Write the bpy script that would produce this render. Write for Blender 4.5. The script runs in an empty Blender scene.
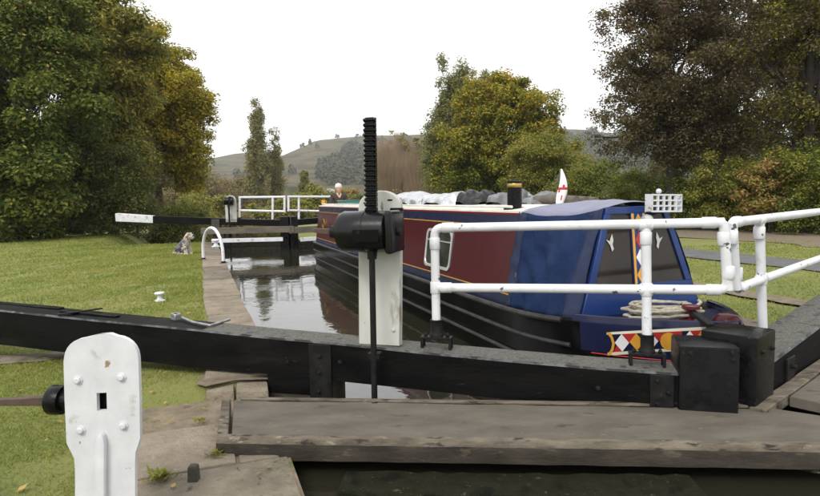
import bpy, bmesh, math, random
import numpy as np
from mathutils import Vector, Matrix, Euler
random.seed(7)
RNG = np.random.default_rng(7)
SC = bpy.context.scene
COL = SC.collection

# ------------------------------------------------------------------ camera
F, EYE, HOR, ROLL = 580.0, 1.6, 198.0, math.radians(1.2)
_p = math.atan((248 - HOR) / F)
_r0 = np.array([1, 0, 0.]); _u0 = np.array([0, math.sin(_p), math.cos(_p)])
FW = np.array([0, math.cos(_p), -math.sin(_p)])
RT = math.cos(ROLL) * _r0 - math.sin(ROLL) * _u0
UP = math.sin(ROLL) * _r0 + math.cos(ROLL) * _u0
EYEP = np.array([0, 0, EYE])
cam_d = bpy.data.cameras.new('camera'); cam = bpy.data.objects.new('camera', cam_d); COL.objects.link(cam)
cam_d.sensor_width = 36; cam_d.lens = F / 820 * 36; cam_d.clip_start = 0.05; cam_d.clip_end = 9000
_m = Matrix(((RT[0], UP[0], -FW[0], 0), (RT[1], UP[1], -FW[1], 0), (RT[2], UP[2], -FW[2], EYE), (0, 0, 0, 1)))
cam.matrix_world = _m
SC.camera = cam

# ------------------------------------------------------------------ sky, sun, exposure
SUN_EL, SUN_AZ = math.radians(48), math.radians(205)
world = bpy.data.worlds.new('World'); SC.world = world; world.use_nodes = True
nt = world.node_tree; nt.nodes.clear()
_o = nt.nodes.new('ShaderNodeOutputWorld'); _b = nt.nodes.new('ShaderNodeBackground')
_s = nt.nodes.new('ShaderNodeTexSky'); _s.sky_type = 'NISHITA'; _s.sun_disc = False
_s.sun_elevation = SUN_EL; _s.sun_rotation = SUN_AZ; _s.dust_density = 4.0
_h = nt.nodes.new('ShaderNodeHueSaturation'); _h.inputs['Saturation'].default_value = 0.25
_mx = nt.nodes.new('ShaderNodeMix'); _mx.data_type = 'RGBA'; _mx.inputs[0].default_value = 0.86
_n = nt.nodes.new('ShaderNodeTexNoise'); _n.inputs['Scale'].default_value = 2.2; _n.inputs['Detail'].default_value = 5
_cr = nt.nodes.new('ShaderNodeMapRange'); _cr.inputs['From Min'].default_value = .3; _cr.inputs['From Max'].default_value = .7
_cr.inputs['To Min'].default_value = 8.6; _cr.inputs['To Max'].default_value = 11.2
_cc = nt.nodes.new('ShaderNodeCombineColor')
_tc = nt.nodes.new('ShaderNodeTexCoord')
L = nt.links.new
L(_tc.outputs['Generated'], _n.inputs['Vector']); L(_n.outputs['Fac'], _cr.inputs['Value'])
for k in range(3): L(_cr.outputs[0], _cc.inputs[k])
L(_s.outputs[0], _h.inputs['Color']); L(_h.outputs[0], _mx.inputs[6]); L(_cc.outputs[0], _mx.inputs[7])
L(_mx.outputs[2], _b.inputs['Color']); _b.inputs['Strength'].default_value = 0.105
L(_b.outputs[0], _o.inputs['Surface'])
sl = bpy.data.lights.new('sun', 'SUN'); sl.energy = 1.5; sl.angle = math.radians(22); sl.color = (1, .96, .9)
sun = bpy.data.objects.new('sun', sl); COL.objects.link(sun)
_sd = Vector((math.sin(SUN_AZ) * math.cos(SUN_EL), math.cos(SUN_AZ) * math.cos(SUN_EL), math.sin(SUN_EL)))
sun.rotation_euler = _sd.to_track_quat('Z', 'Y').to_euler(); sun.location = (0, 0, 30)
SC.view_settings.view_transform = 'Standard'; SC.view_settings.look = 'None'
SC.view_settings.exposure = 0.66; SC.view_settings.gamma = 1
SC.cycles.max_bounces = 12; SC.cycles.diffuse_bounces = 8; SC.cycles.transmission_bounces = 8; SC.cycles.volume_bounces = 1

# ------------------------------------------------------------------ survey helpers (sight lines onto real planes)
def ray(x, y): return FW + RT * ((x - 410) / F) + UP * ((248 - y) / F)
def onz(x, y, z):
    d = ray(x, y); return EYEP + d * ((z - EYE) / d[2])
def onp(x, y, A, e):
    d = ray(x, y); n = np.array([-e[1], e[0]])
    return EYEP + d * ((n @ (np.array(A[:2]) - EYEP[:2])) / (n @ d[:2]))
def ony(x, y, Y):
    d = ray(x, y); return EYEP + d * (Y / d[1])
def topx(P):
    v = np.array(P, float) - EYEP; w = v @ FW
    return 410 + F * (v @ RT) / w, 248 - F * (v @ UP) / w
TH = math.radians(19.9)
DV = np.array([-math.sin(TH), math.cos(TH)])      # along the lock, away from the camera
DU = np.array([math.cos(TH), math.sin(TH)])       # across the lock, to the right
def W(u, v, z=0.): return np.array([DU[0]*u + DV[0]*v, DU[1]*u + DV[1]*v, z])
def UV(P): return float(np.dot(P[:2], DU)), float(np.dot(P[:2], DV))
WATER = -0.25

# ------------------------------------------------------------------ materials
def srgb(r, g, b):
    f = lambda c: (c/255)/12.92 if c/255 <= .04045 else ((c/255+.055)/1.055)**2.4
    return (f(r), f(g), f(b))
def pm(name, c1, c2=None, scale=6., rough=.6, r2=None, bump=None, metallic=0., spec=.5, stretch=None, spots=None,
       spots2=None, coat=0., sheen=0., detail=6, fac=(.35, .65)):
    m = bpy.data.materials.new(name); m.use_nodes = True
    n = m.node_tree.nodes; l = m.node_tree.links.new; p = n['Principled BSDF']
    tc = n.new('ShaderNodeTexCoord'); mp = n.new('ShaderNodeMapping'); l(tc.outputs['Object'], mp.inputs['Vector'])
    if stretch: mp.inputs['Scale'].default_value = stretch
    def noise(s, d=detail, r=.6):
        t = n.new('ShaderNodeTexNoise'); t.inputs['Scale'].default_value = s; t.inputs['Detail'].default_value = d
        t.inputs['Roughness'].default_value = r; l(mp.outputs[0], t.inputs['Vector']); return t
    def rng(src, a, b, lo=0., hi=1.):
        t = n.new('ShaderNodeMapRange'); l(src, t.inputs['Value'])
        for k, v in zip(('From Min', 'From Max', 'To Min', 'To Max'), (a, b, lo, hi)): t.inputs[k].default_value = v
        return t.outputs[0]
    def mix(f, a, b):
        t = n.new('ShaderNodeMix'); t.data_type = 'RGBA'; l(f, t.inputs[0])
        for s, v in ((6, a), (7, b)):
            if isinstance(v, tuple): t.inputs[s].default_value = (*v[:3], 1)
            else: l(v, t.inputs[s])
        return t.outputs[2]
    c2 = c2 or tuple(c*.8 for c in c1)
    base = noise(scale)
    col = mix(rng(base.outputs['Fac'], *fac), c1, c2)
    for i, sp in enumerate((spots, spots2)):
        if sp:
            c, s, th, soft = sp
            col = mix(rng(noise(s, 4, .55).outputs['Fac'], th, th+soft), col, c)
    l(col, p.inputs['Base Color'])
    if r2 is not None: l(rng(base.outputs['Fac'], .3, .7, rough, r2), p.inputs['Roughness'])
    else: p.inputs['Roughness'].default_value = rough
    p.inputs['Metallic'].default_value = metallic; p.inputs['Specular IOR Level'].default_value = spec
    p.inputs['Coat Weight'].default_value = coat; p.inputs['Sheen Weight'].default_value = sheen
    if bump:
        b = n.new('ShaderNodeBump'); b.inputs['Strength'].default_value = bump[1]; b.inputs['Distance'].default_value = bump[2] if len(bump) > 2 else .01
        l(noise(bump[0], 8, .65).outputs['Fac'], b.inputs['Height']); l(b.outputs[0], p.inputs['Normal'])
    return m
def leafmat(name, cols, noise=.25, trans=.3, rough=.55):
    m = bpy.data.materials.new(name); m.use_nodes = True
    n = m.node_tree.nodes; l = m.node_tree.links.new; p = n['Principled BSDF']
    g = n.new('ShaderNodeNewGeometry'); tc = n.new('ShaderNodeTexCoord')
    t = n.new('ShaderNodeTexNoise'); t.inputs['Scale'].default_value = noise; t.inputs['Detail'].default_value = 3
    l(tc.outputs['Object'], t.inputs['Vector'])
    a = n.new('ShaderNodeMath'); a.operation = 'MULTIPLY_ADD'; l(g.outputs['Random Per Island'], a.inputs[0]); a.inputs[1].default_value = .55
    b = n.new('ShaderNodeMapRange'); l(t.outputs['Fac'], b.inputs['Value']); b.inputs['From Min'].default_value = .33; b.inputs['From Max'].default_value = .67
    b.inputs['To Max'].default_value = .45
    l(b.outputs[0], a.inputs[2])
    r = n.new('ShaderNodeValToRGB'); e = r.color_ramp.elements
    while len(e) < len(cols): e.new(.5)
    if name.startswith('leaf') or name.startswith('twig'): cols = [tuple(min(x*1.4, .42) for x in c) for c in cols]; trans = max(trans, .4)
    for i, c in enumerate(cols):
        e[i].position = i/(len(cols)-1)*.95; e[i].color = (*c, 1)
    l(a.outputs[0], r.inputs['Fac']); l(r.outputs[0], p.inputs['Base Color']); p.inputs['Roughness'].default_value = rough
    p.inputs['Specular IOR Level'].default_value = .16
    tr = n.new('ShaderNodeBsdfTranslucent'); l(r.outputs[0], tr.inputs['Color'])
    ms = n.new('ShaderNodeMixShader'); ms.inputs[0].default_value = trans
    l(p.outputs[0], ms.inputs[1]); l(tr.outputs[0], ms.inputs[2]); l(ms.outputs[0], n['Material Output'].inputs['Surface'])
    return m

M = {}
M['white'] = pm('white_paint', (.60, .61, .63), (.50, .51, .53), 5, .42, .55, bump=(35, .12), spots=((.26, .18, .11), 11, .66, .03), spots2=((.30, .28, .24), 4.2, .615, .08))
M['rail'] = pm('white_rail_paint', (.66, .67, .69), (.56, .57, .59), 4, .35, .5, bump=(60, .08), spots=((.09, .095, .11), 12, .665, .012), spots2=((.40, .39, .36), 5, .59, .12))
M['board'] = pm('weathered_white_board', (.50, .50, .46), (.40, .40, .36), 4, .6, .75, bump=(25, .15), stretch=(1, 1, .35), spots=((.25, .23, .19), 6, .60, .08), spots2=((.16, .13, .10), 22, .68, .04))
M['black'] = pm('black_gloss_paint', (.0035, .0035, .004), (.007, .007, .007), 7, .2, .38, bump=(38, .35, .005), spec=.16, spots=((.045, .04, .035), 30, .69, .05), spots2=((.015, .0145, .013), 5, .58, .15))
M['gloss'] = pm('glossy_black_casing', (.0035, .0035, .004), (.006, .006, .006), 7, .17, .28, bump=(30, .25, .004), spec=.28, spots=((.03, .028, .025), 34, .70, .04))
M['iron'] = pm('black_iron', (.007, .007, .0075), (.015, .0145, .014), 14, .4, .6, bump=(60, .3, .004), spec=.14, spots=((.06, .04, .025), 24, .68, .06))
M['beam'] = pm('black_beam_paint', (.0035, .0034, .0036), (.007, .0067, .0065), 5, .35, .6, bump=(30, .6, .006), spec=.07, stretch=(.5, .5, 1.6), spots=((.03, .027, .024), 18, .68, .05), spots2=((.013, .0115, .010), 3, .6, .15))
M['beamtop'] = pm('worn_beam_top', (.135, .13, .115), (.075, .073, .068), 45, .85, .95, bump=(110, .8, .006), spec=.2, spots=((.04, .04, .038), 9, .58, .10), spots2=((.24, .22, .17), 50, .64, .05), fac=(.35, .62))
M['rustsp'] = pm('rusty_spindle', (.085, .05, .034), (.05, .034, .027), 20, .55, .75, bump=(60, .3, .004))
M['deck'] = pm('worn_deck_board', (0.1288, 0.1138, 0.0920), (0.0862, 0.0759, 0.0621), 3.5, .88, .97, bump=(80, .6, .006), spec=.2, stretch=(.6, 1.4, 1), spots=((.155, .14, .115), 14, .64, .08), spots2=((.046, .041, .035), 5.5, .61, .12))
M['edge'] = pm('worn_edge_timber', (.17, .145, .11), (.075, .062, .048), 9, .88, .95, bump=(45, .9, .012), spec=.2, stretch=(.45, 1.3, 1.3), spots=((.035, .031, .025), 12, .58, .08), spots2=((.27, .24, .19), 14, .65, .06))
M['edgeface'] = pm('shaded_edge_face', (.052, .044, .034), (.026, .023, .018), 8, .8, .95, bump=(40, .9, .012), spec=.2, stretch=(.4, 1.2, 1.2), spots=((.085, .072, .052), 11, .6, .08))  # darker version of the edge timber, shade put into the face colour
M['edgewear'] = pm('worn_paint_edge', (.105, .11, .115), (.03, .031, .033), 9, .5, .7, bump=(60, .5, .004), spec=.3, spots=((.012, .012, .012), 5, .5, .06))
M['oldwood'] = pm('old_wet_timber', (.05, .042, .03), (.028, .024, .018), 8, .7, .9, bump=(40, .8, .01), stretch=(.5, .5, 1.2), spots=((.06, .075, .025), 9, .58, .1))
M['moss'] = pm('mossy_timber', (.018, .0175, .011), (.011, .012, .005), 12, .9, .97, bump=(50, 1., .015), spec=.1, spots=((.06, .055, .04), 28, .63, .06), spots2=((.007, .007, .005), 7, .56, .1))
M['brownwood'] = pm('brown_footboard', (.13, .11, .085), (.075, .062, .048), 6, .85, bump=(30, .5), stretch=(.4, .4, 1))
M['stone'] = pm('sandstone', (0.2829, 0.2374, 0.1794), (0.1822, 0.1532, 0.1159), 3, .9, .97, bump=(16, 1., .035), spec=.2, spots=((.085, .095, .04), 4.3, .63, .10), spots2=((.28, .245, .19), 14, .64, .06))
M['stone2'] = pm('brown_coping', (0.1975, 0.1650, 0.1300), (0.1225, 0.1038, 0.0825), 2.4, .88, .97, bump=(18, .9, .03), spec=.2, spots=((.06, .052, .042), 6, .60, .08), spots2=((.23, .20, .155), 13, .64, .06))
M['stone3'] = pm('grey_stone', (0.2553, 0.2167, 0.1656), (0.1518, 0.1311, 0.0994), 4, .9, .97, bump=(15, 1., .035), spec=.2, spots=((.08, .088, .036), 2.8, .58, .14), spots2=((.06, .052, .042), 9, .63, .06))
M['soil'] = pm('bare_soil', (0.2277, 0.1863, 0.1352), (0.1449, 0.1187, 0.0856), 7, .95, bump=(40, .9, .015), spec=.2, spots=((.10, .115, .035), 5, .60, .1))
M['brick'] = pm('lock_brick', (.16, .115, .085), (.085, .065, .05), 2.5, .9, bump=(30, .6), spots=((.04, .05, .03), 1.4, .55, .15))
M['tarmac'] = pm('tarmac', (.115, .115, .118), (.085, .085, .088), 3, .9, bump=(90, .5), spots=((.16, .15, .13), 2.2, .6, .15))
M['hull'] = pm('hull_black', (.003, .003, .0034), (.006, .006, .006), 3, .12, .2, spec=.2)
M['strake'] = pm('highlight_strake', (.012, .012, .012), (.05, .048, .045), 6, .4, .6, bump=(40, .4, .004), spec=.3)  # greyer than the hull, highlights along the strakes put into the colour
M['maroon'] = pm('maroon_gloss', (.060, .008, .0125), (.052, .007, .011), 2, .2, .28, bump=(3, .05, .01), spec=.25)
M['navy'] = pm('navy_gloss', (.011, .014, .045), (.009, .012, .038), 2, .22, .3, spec=.35, coat=.12)
M['blue'] = pm('bright_blue_paint', (.010, .034, .145), (.009, .028, .12), 2, .28, .35, spec=.35, coat=.1)
M['gold'] = pm('gold_line', (.50, .27, .045), None, 4, .35)
M['cream'] = pm('cream_paint', (.70, .66, .52), (.62, .58, .45), 5, .45)
M['roof'] = pm('cream_roof', (.68, .66, .60), (.55, .53, .47), 3, .5, .65, spots=((.3, .29, .25), 2.5, .6, .15))
M['red'] = pm('red_paint', (.42, .022, .025), None, 4, .35)
M['orange'] = pm('orange_paint', (.66, .32, .035), None, 4, .35)
M['pwhite'] = pm('bright_white_paint', (.75, .75, .74), None, 4, .35)
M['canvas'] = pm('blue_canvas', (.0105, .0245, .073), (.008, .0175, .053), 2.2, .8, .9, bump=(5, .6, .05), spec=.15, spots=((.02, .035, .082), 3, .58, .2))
M['canvas_top'] = pm('sheen_blue_canvas', (.185, .19, .265), (.145, .15, .215), 2, .6, bump=(8, .35, .03), spec=.3, sheen=.1)  # paler than the side sheets, sky sheen put into the colour
M['binding'] = pm('grey_blue_binding', (.028, .036, .075), (.02, .026, .055), 9, .75, bump=(30, .3), spec=.15)
M['glass'] = pm('dark_glass', (.016, .012, .009), (.03, .022, .016), 1.5, .07, spec=.32)
M['cabinglass'] = pm('cabin_glass', (.06, .058, .052), (.02, .02, .018), 2.5, .05, spec=.8)
M['alu'] = pm('aluminium', (.55, .55, .54), (.45, .45, .44), 8, .4, metallic=.5)
M['steel'] = pm('galvanised_steel', (.36, .37, .37), (.22, .22, .22), 20, .38, .55, metallic=.7, bump=(50, .2, .003))
M['foil'] = pm('silver_foil', (.66, .67, .69), (.50, .51, .53), 5, .14, .30, metallic=1., bump=(6, .5, .05), spots=((.05, .05, .05), 3.5, .66, .03))
M['greytarp'] = pm('grey_tarp', (.15, .157, .165), (.05, .053, .056), 3, .3, .5, bump=(7, .5, .05), spec=.4, spots=((.38, .39, .40), 4, .62, .03))
M['bin'] = pm('black_plastic', (.006, .006, .0065), (.012, .012, .013), 6, .25, .4, bump=(7, .5, .04), spec=.3)
M['teal'] = pm('teal_plastic', (.05, .16, .16), None, 5, .4)
M['brass'] = pm('brass', (.52, .36, .12), (.4, .26, .08), 8, .3, metallic=.9)
M['rope'] = pm('rope', (.42, .38, .30), (.28, .25, .19), 30, .9, bump=(120, .5, .004))
M['coat'] = pm('brown_coat', (.045, .03, .026), (.028, .02, .018), 12, .85, bump=(40, .3))
M['skin'] = pm('skin', (.50, .29, .21), (.44, .24, .17), 14, .55)
M['hat'] = pm('white_knit', (.66, .63, .62), (.52, .49, .49), 40, .9, bump=(90, .5))
M['trouser'] = pm('dark_trousers', (.03, .034, .045), None, 10, .9)
M['dark'] = pm('dark_dot', (.003, .003, .003), None, 10, .6, spec=.1)
M['furg'] = leafmat('grey_fur', [(.06, .062, .07), (.13, .135, .15), (.26, .27, .285)], 4, .1, .9)
M['furw'] = leafmat('cream_fur', [(.50, .41, .31), (.70, .63, .53), (.80, .76, .70)], 4, .1, .9)
M['bark'] = pm('bark', (.050, .040, .031), (.026, .021, .017), 8, .95, bump=(20, .8, .03), stretch=(1, 1, .3))
M['palebark'] = pm('pale_bark', (.13, .115, .09), (.07, .06, .048), 6, .9, bump=(20, .6, .03), stretch=(1, 1, .3))
M['shed'] = pm('white_shed', (.72, .74, .76), None, 2, .5)
M['shedroof'] = pm('grey_shed_roof', (.42, .45, .48), None, 2, .6)
def v(*c): return c
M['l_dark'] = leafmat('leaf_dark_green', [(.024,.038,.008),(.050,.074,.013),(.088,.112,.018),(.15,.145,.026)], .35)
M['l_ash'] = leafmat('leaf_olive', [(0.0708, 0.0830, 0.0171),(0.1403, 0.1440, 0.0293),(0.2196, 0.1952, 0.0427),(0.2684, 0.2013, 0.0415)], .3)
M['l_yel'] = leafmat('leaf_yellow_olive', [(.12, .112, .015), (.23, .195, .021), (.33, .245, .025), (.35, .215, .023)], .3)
M['l_syc'] = leafmat('leaf_sycamore', [(.036, .052, .009), (.082, .104, .014), (.14, .152, .019), (.22, .185, .023)], .35)
M['l_gold'] = leafmat('leaf_gold', [(.22,.165,.018),(.34,.22,.022),(.40,.22,.025)], .4)
M['l_pop'] = leafmat('leaf_poplar', [(.105, .105, .038), (.165, .155, .056), (.21, .185, .07)], .3)
M['l_bir'] = leafmat('leaf_birch', [(.080,.092,.032),(.13,.145,.05),(.18,.185,.065)], .25)
M['l_cop'] = leafmat('leaf_brown_purple', [(.040, .030, .020), (.078, .056, .035), (.11, .080, .047), (.105, .095, .036)], .3, .25)
M['l_bush'] = leafmat('leaf_bush', [(.055, .070, .014), (.12, .135, .024), (.19, .19, .034), (.25, .19, .04)], .5)
M['l_brown'] = leafmat('leaf_brown', [(0.085, 0.062, 0.037), (0.15, 0.105, 0.06), (0.21, 0.145, 0.08)], .4)
M['l_orange'] = leafmat('leaf_orange', [(.20, .115, .04), (.29, .18, .07), (.31, .23, .11)], .6)
M['l_twig'] = leafmat('twig_haze', [(0.16, 0.12, 0.085), (0.23, 0.175, 0.12), (0.3, 0.23, 0.16)], .4, .2)
M['grassb'] = leafmat('grass_blades', [(.112, .152, .031), (.195, .238, .047), (.285, .30, .072), (.36, .33, .115)], .9, .4, .6)
M['litter'] = leafmat('litter', [(.20, .11, .04), (.35, .22, .07), (.42, .33, .14)], .9, .2)
M['hillwood'] = leafmat('hill_wood', [(.030, .042, .028), (.045, .055, .035), (.065, .068, .038), (.085, .072, .036)], .02, .1, .9)

def ground_mat():
    m = pm('grass_ground', (.15, .18, .042), (.22, .22, .062), .7, .95, bump=(60, .9, .03), spots=((.095, .115, .028), 3.1, .57, .14), spots2=((.25, .20, .10), 1.3, .63, .1), detail=9)
    return m
M['ground'] = ground_mat()
M['hill'] = pm('hill_pasture', (.062, .056, .026), (.098, .078, .040), .012, .95, spec=.1, spots=((.036, .036, .018), .03, .50, .08), spots2=((.12, .092, .055), .02, .62, .08), stretch=(1, 1, 4))
def water_mat():
    m = bpy.data.materials.new('canal_water'); m.use_nodes = True
    n = m.node_tree.nodes; l = m.node_tree.links.new; p = n['Principled BSDF']
    p.inputs['Base Color'].default_value = (.020, .019, .012, 1); p.inputs['Roughness'].default_value = .035; p.inputs['IOR'].default_value = 1.9
    p.inputs['Specular IOR Level'].default_value = .5
    tc = n.new('ShaderNodeTexCoord'); mp = n.new('ShaderNodeMapping'); l(tc.outputs['Object'], mp.inputs['Vector'])
    mp.inputs['Rotation'].default_value = (0, 0, TH); mp.inputs['Scale'].default_value = (1, .8, 1)
    t = n.new('ShaderNodeTexNoise'); t.inputs['Scale'].default_value = 3.2; t.inputs['Detail'].default_value = 3; l(mp.outputs[0], t.inputs['Vector'])
    b = n.new('ShaderNodeBump'); b.inputs['Strength'].default_value = .13; b.inputs['Distance'].default_value = .03
    l(t.outputs['Fac'], b.inputs['Height']); l(b.outputs[0], p.inputs['Normal'])
    return m
M['water'] = water_mat()

# ------------------------------------------------------------------ building helpers
def tag(o, label=None, cat=None, group=None, kind=None):
    if label: o['label'] = label
    if cat: o['category'] = cat
    if group: o['group'] = group
    if kind: o['kind'] = kind
    return o
def thing(name, label, cat, loc, group=None):
    o = bpy.data.objects.new(name, None); COL.objects.link(o); o.location = [float(c) for c in loc]; o.empty_display_size = .2
    return tag(o, label, cat, group)
def origin(o):
    t = Vector((0, 0, 0))
    while o is not None: t = t + o.location; o = o.parent
    return t
class MB:
    def __init__(s): s.bm = bmesh.new(); s.mi = 0
    def face(s, vs):
        try: f = s.bm.faces.new(vs); f.material_index = s.mi; return f
        except ValueError: return None
    def verts(s, pts): return [s.bm.verts.new([float(c) for c in p]) for p in pts]
    def poly(s, pts): return s.face(s.verts(pts))
    def loft(s, rings, closed=True, caps=True, mats=None):
        R = [s.verts(r) for r in rings]; n = len(R[0])
        for a, b in zip(R, R[1:]):
            for i in range(n if closed else n-1):
                j = (i+1) % n
                if mats: s.mi = mats[i]
                s.face([a[i], a[j], b[j], b[i]])
        if caps and closed: s.face(R[0][::-1]); s.face(R[-1])
        return R
    def prism(s, poly, ext):
        e = np.array(ext, float); s.loft([[np.array(p, float) for p in poly], [np.array(p, float)+e for p in poly]])
    def box(s, c, ex, ey, ez):
        c, ex, ey, ez = [np.array(k, float) for k in (c, ex, ey, ez)]
        q = [c-ex-ey, c+ex-ey, c+ex+ey, c-ex+ey]
        s.loft([[p-ez for p in q], [p+ez for p in q]])
    def abox(s, c, sx, sy, sz): s.box(c, (sx/2, 0, 0), (0, sy/2, 0), (0, 0, sz/2))
    def bar(s, p, q, w, h):
        p, q = np.array(p, float), np.array(q, float); d = q-p; d2 = np.array([-d[1], d[0], 0.])
        k = np.linalg.norm(d2); d2 = d2/k if k > 1e-6 else np.array([1., 0, 0])
        up = np.cross(d/np.linalg.norm(d), d2); 
        s.box((p+q)/2, d/2, d2*w/2, up*h/2)
    def tube(s, pts, r, n=10, caps=True):
        P = [np.array(p, float) for p in pts]; rr = r if hasattr(r, '__len__') else [r]*len(P)
        T = [P[min(i+1, len(P)-1)]-P[max(i-1, 0)] for i in range(len(P))]
        T = [t/max(np.linalg.norm(t), 1e-9) for t in T]
        a = np.array([0, 0, 1.]) if abs(T[0][2]) < .9 else np.array([1., 0, 0])
        rings = []
        for p, t, q in zip(P, T, rr):
            a = a - t*(a@t); a /= max(np.linalg.norm(a), 1e-9); b = np.cross(t, a)
            rings.append([p + q*(math.cos(2*math.pi*k/n)*a + math.sin(2*math.pi*k/n)*b) for k in range(n)])
        s.loft(rings, True, caps)
    def lathe(s, prof, o, axis=(0, 0, 1), n=20):
        ax = np.array(axis, float); ax /= np.linalg.norm(ax); o = np.array(o, float)
        s.tube_prof(prof, o, ax, n)
    def tube_prof(s, prof, o, ax, n):
        a = np.array([1., 0, 0]) if abs(ax[0]) < .9 else np.array([0, 1., 0]); a -= ax*(a@ax); a /= np.linalg.norm(a); b = np.cross(ax, a)
        s.loft([[o + ax*h + max(r, 1e-4)*(math.cos(2*math.pi*k/n)*a + math.sin(2*math.pi*k/n)*b) for k in range(n)] for r, h in prof])
    def build(s, name, mats, parent=None, smooth=True, bevel=0., seg=1, ang=40):
        bm = s.bm
        bmesh.ops.recalc_face_normals(bm, faces=bm.faces)
        if bevel:
            es = [e for e in bm.edges if len(e.link_faces) == 2 and e.calc_face_angle(0) > .5]
            bmesh.ops.bevel(bm, geom=es, offset=bevel, segments=seg, profile=.6, affect='EDGES', clamp_overlap=True)
        o_ = origin(parent) if parent else None
        if parent is None:
            c = Vector((0, 0, 0)); zs = min((q.co.z for q in bm.verts), default=0)
            for q in bm.verts: c += q.co
            o_ = c/max(len(bm.verts), 1); o_.z = zs
        bmesh.ops.translate(bm, verts=bm.verts, vec=-o_)
        me = bpy.data.meshes.new(name); bm.to_mesh(me); bm.free()
        for m in (mats if isinstance(mats, (list, tuple)) else [mats]): me.materials.append(m)
        if smooth:
            me.polygons.foreach_set('use_smooth', [True]*len(me.polygons)); me.set_sharp_from_angle(angle=math.radians(ang))
        ob = bpy.data.objects.new(name, me); COL.objects.link(ob)
        if parent: ob.parent = parent
        else: ob.location = o_
        return ob
def npmesh(name, co, faces_n, nf, mats, parent=None, mi=None, loc=None, smooth=False):
    """co (N,3) world, faces made of consecutive runs of faces_n verts"""
    o_ = np.array(origin(parent)) if parent else (np.array(loc, float) if loc is not None else np.zeros(3))
    me = bpy.data.meshes.new(name); co = (co - o_).astype(np.float32)
    me.vertices.add(len(co)); me.vertices.foreach_set('co', co.ravel())
    me.loops.add(nf*faces_n); me.loops.foreach_set('vertex_index', np.arange(nf*faces_n, dtype=np.int32))
    me.polygons.add(nf); me.polygons.foreach_set('loop_start', np.arange(0, nf*faces_n, faces_n, dtype=np.int32))
    for m in mats: me.materials.append(m)
    if mi is not None: me.polygons.foreach_set('material_index', mi.astype(np.int32))
    me.update(calc_edges=True); me.validate()
    ob = bpy.data.objects.new(name, me); COL.objects.link(ob)
    if parent: ob.parent = parent
    else: ob.location = o_
    return ob
def copy_tree(o, parent=None, shift=None):
    c = o.copy(); COL.objects.link(c)
    if parent is not None: c.parent = parent
    if shift is not None: c.location = o.location + Vector([float(k) for k in shift])
    for ch in list(o.children): copy_tree(ch, c)
    return c

# ------------------------------------------------------------------ SETTING: ground, water, path, hill
def smooth(a, b, x): t = np.clip((x-a)/(b-a), 0, 1); return t*t*(3-2*t)
LW, RW = 0.50, 5.75        # lock walls (the coping overhangs slightly)
def terrain(u, v):
    u = np.asarray(u, float); v = np.asarray(v, float)
    z = np.zeros(np.broadcast(u, v).shape)
    z = z - 1.3*smooth(30, 70, v) - .5*smooth(70, 300, v)
    z = z - .135*smooth(-1.7, -.8, u)*(1-smooth(5.2, 5.4, v))*(u < 1)
    inlock = ((u > LW) & (u < RW) & (v < 24.6)) | ((u > .25) & (u < RW+.6) & (v < 3.1))
    c = np.abs(u - 3.1)
    low = -3.4 + (z+3.4)*smooth(3.6, 7.5, c)
    z = np.where(v >= 24.6, low, z); z = np.where(inlock, -3.2, z)
    return z + np.where(inlock | (v >= 24.6), 0, .012*np.sin(u*1.7+v*.6)*np.cos(v*1.1))*np.where((np.abs(u-3) > 4.2), 1, 0)
def axis(stops):
    out = []
    for a, b, n in stops: out += list(np.linspace(a, b, n, endpoint=False))
    return np.array(out + [stops[-1][1]])
us = axis([(-1600, -400, 12), (-400, -60, 18), (-60, -12, 30), (-12, .245, 60), (.245, .255, 1), (.255, LW, 3), (LW, LW+.01, 1), (LW+.01, RW-.01, 10), (RW-.01, RW, 1), (RW, RW+.6, 3), (RW+.6, RW+.61, 1), (RW+.61, 20, 50), (20, 80, 30), (80, 400, 18), (400, 1800, 12)])
vs = axis([(-400, -20, 10), (-20, 3.095, 24), (3.095, 3.105, 1), (3.105, 7, 44), (7, 24.59, 50), (24.59, 24.61, 1), (24.61, 60, 50), (60, 300, 40), (300, 2300, 25)])
UU, VV = np.meshgrid(us, vs, indexing='ij'); ZZ = terrain(UU, VV)
XX = DU[0]*UU + DV[0]*VV; YY = DU[1]*UU + DV[1]*VV
def gridmesh(name, X, Y, Z, mat, smooth_=True):
    n, m = X.shape
    me = bpy.data.meshes.new(name)
    idx = np.arange(n*m).reshape(n, m)
    f = np.stack([idx[:-1, :-1], idx[1:, :-1], idx[1:, 1:], idx[:-1, 1:]], -1).reshape(-1, 4)
    me.from_pydata(np.stack([X, Y, Z], -1).reshape(-1, 3).tolist(), [], f.tolist())
    me.materials.append(mat)
    if smooth_: me.polygons.foreach_set('use_smooth', [True]*len(me.polygons)); me.set_sharp_from_angle(angle=math.radians(50))
    ob = bpy.data.objects.new(name, me); COL.objects.link(ob); tag(ob, kind='structure'); return ob
gridmesh('ground', XX, YY, ZZ, M['ground'])
def sheet(name, pts, mat, kind='structure'):
    mb = MB(); mb.poly(pts); o = mb.build(name, mat, smooth=False); tag(o, kind=kind); return o
sheet('lock_water', [W(-.3, -30, WATER), W(7.2, -30, WATER), W(7.2, 3.3, WATER), W(6.4, 3.3, WATER), W(6.4, 24, WATER), W(.3, 24, WATER), W(.3, 3.3, WATER), W(-.3, 3.3, WATER)], M['water'])
sheet('lower_canal', [W(-4, 23.6, -2.1), W(10.5, 23.6, -2.1), W(10.5, 260, -2.1), W(-4, 260, -2.1)], M['water'])
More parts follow.
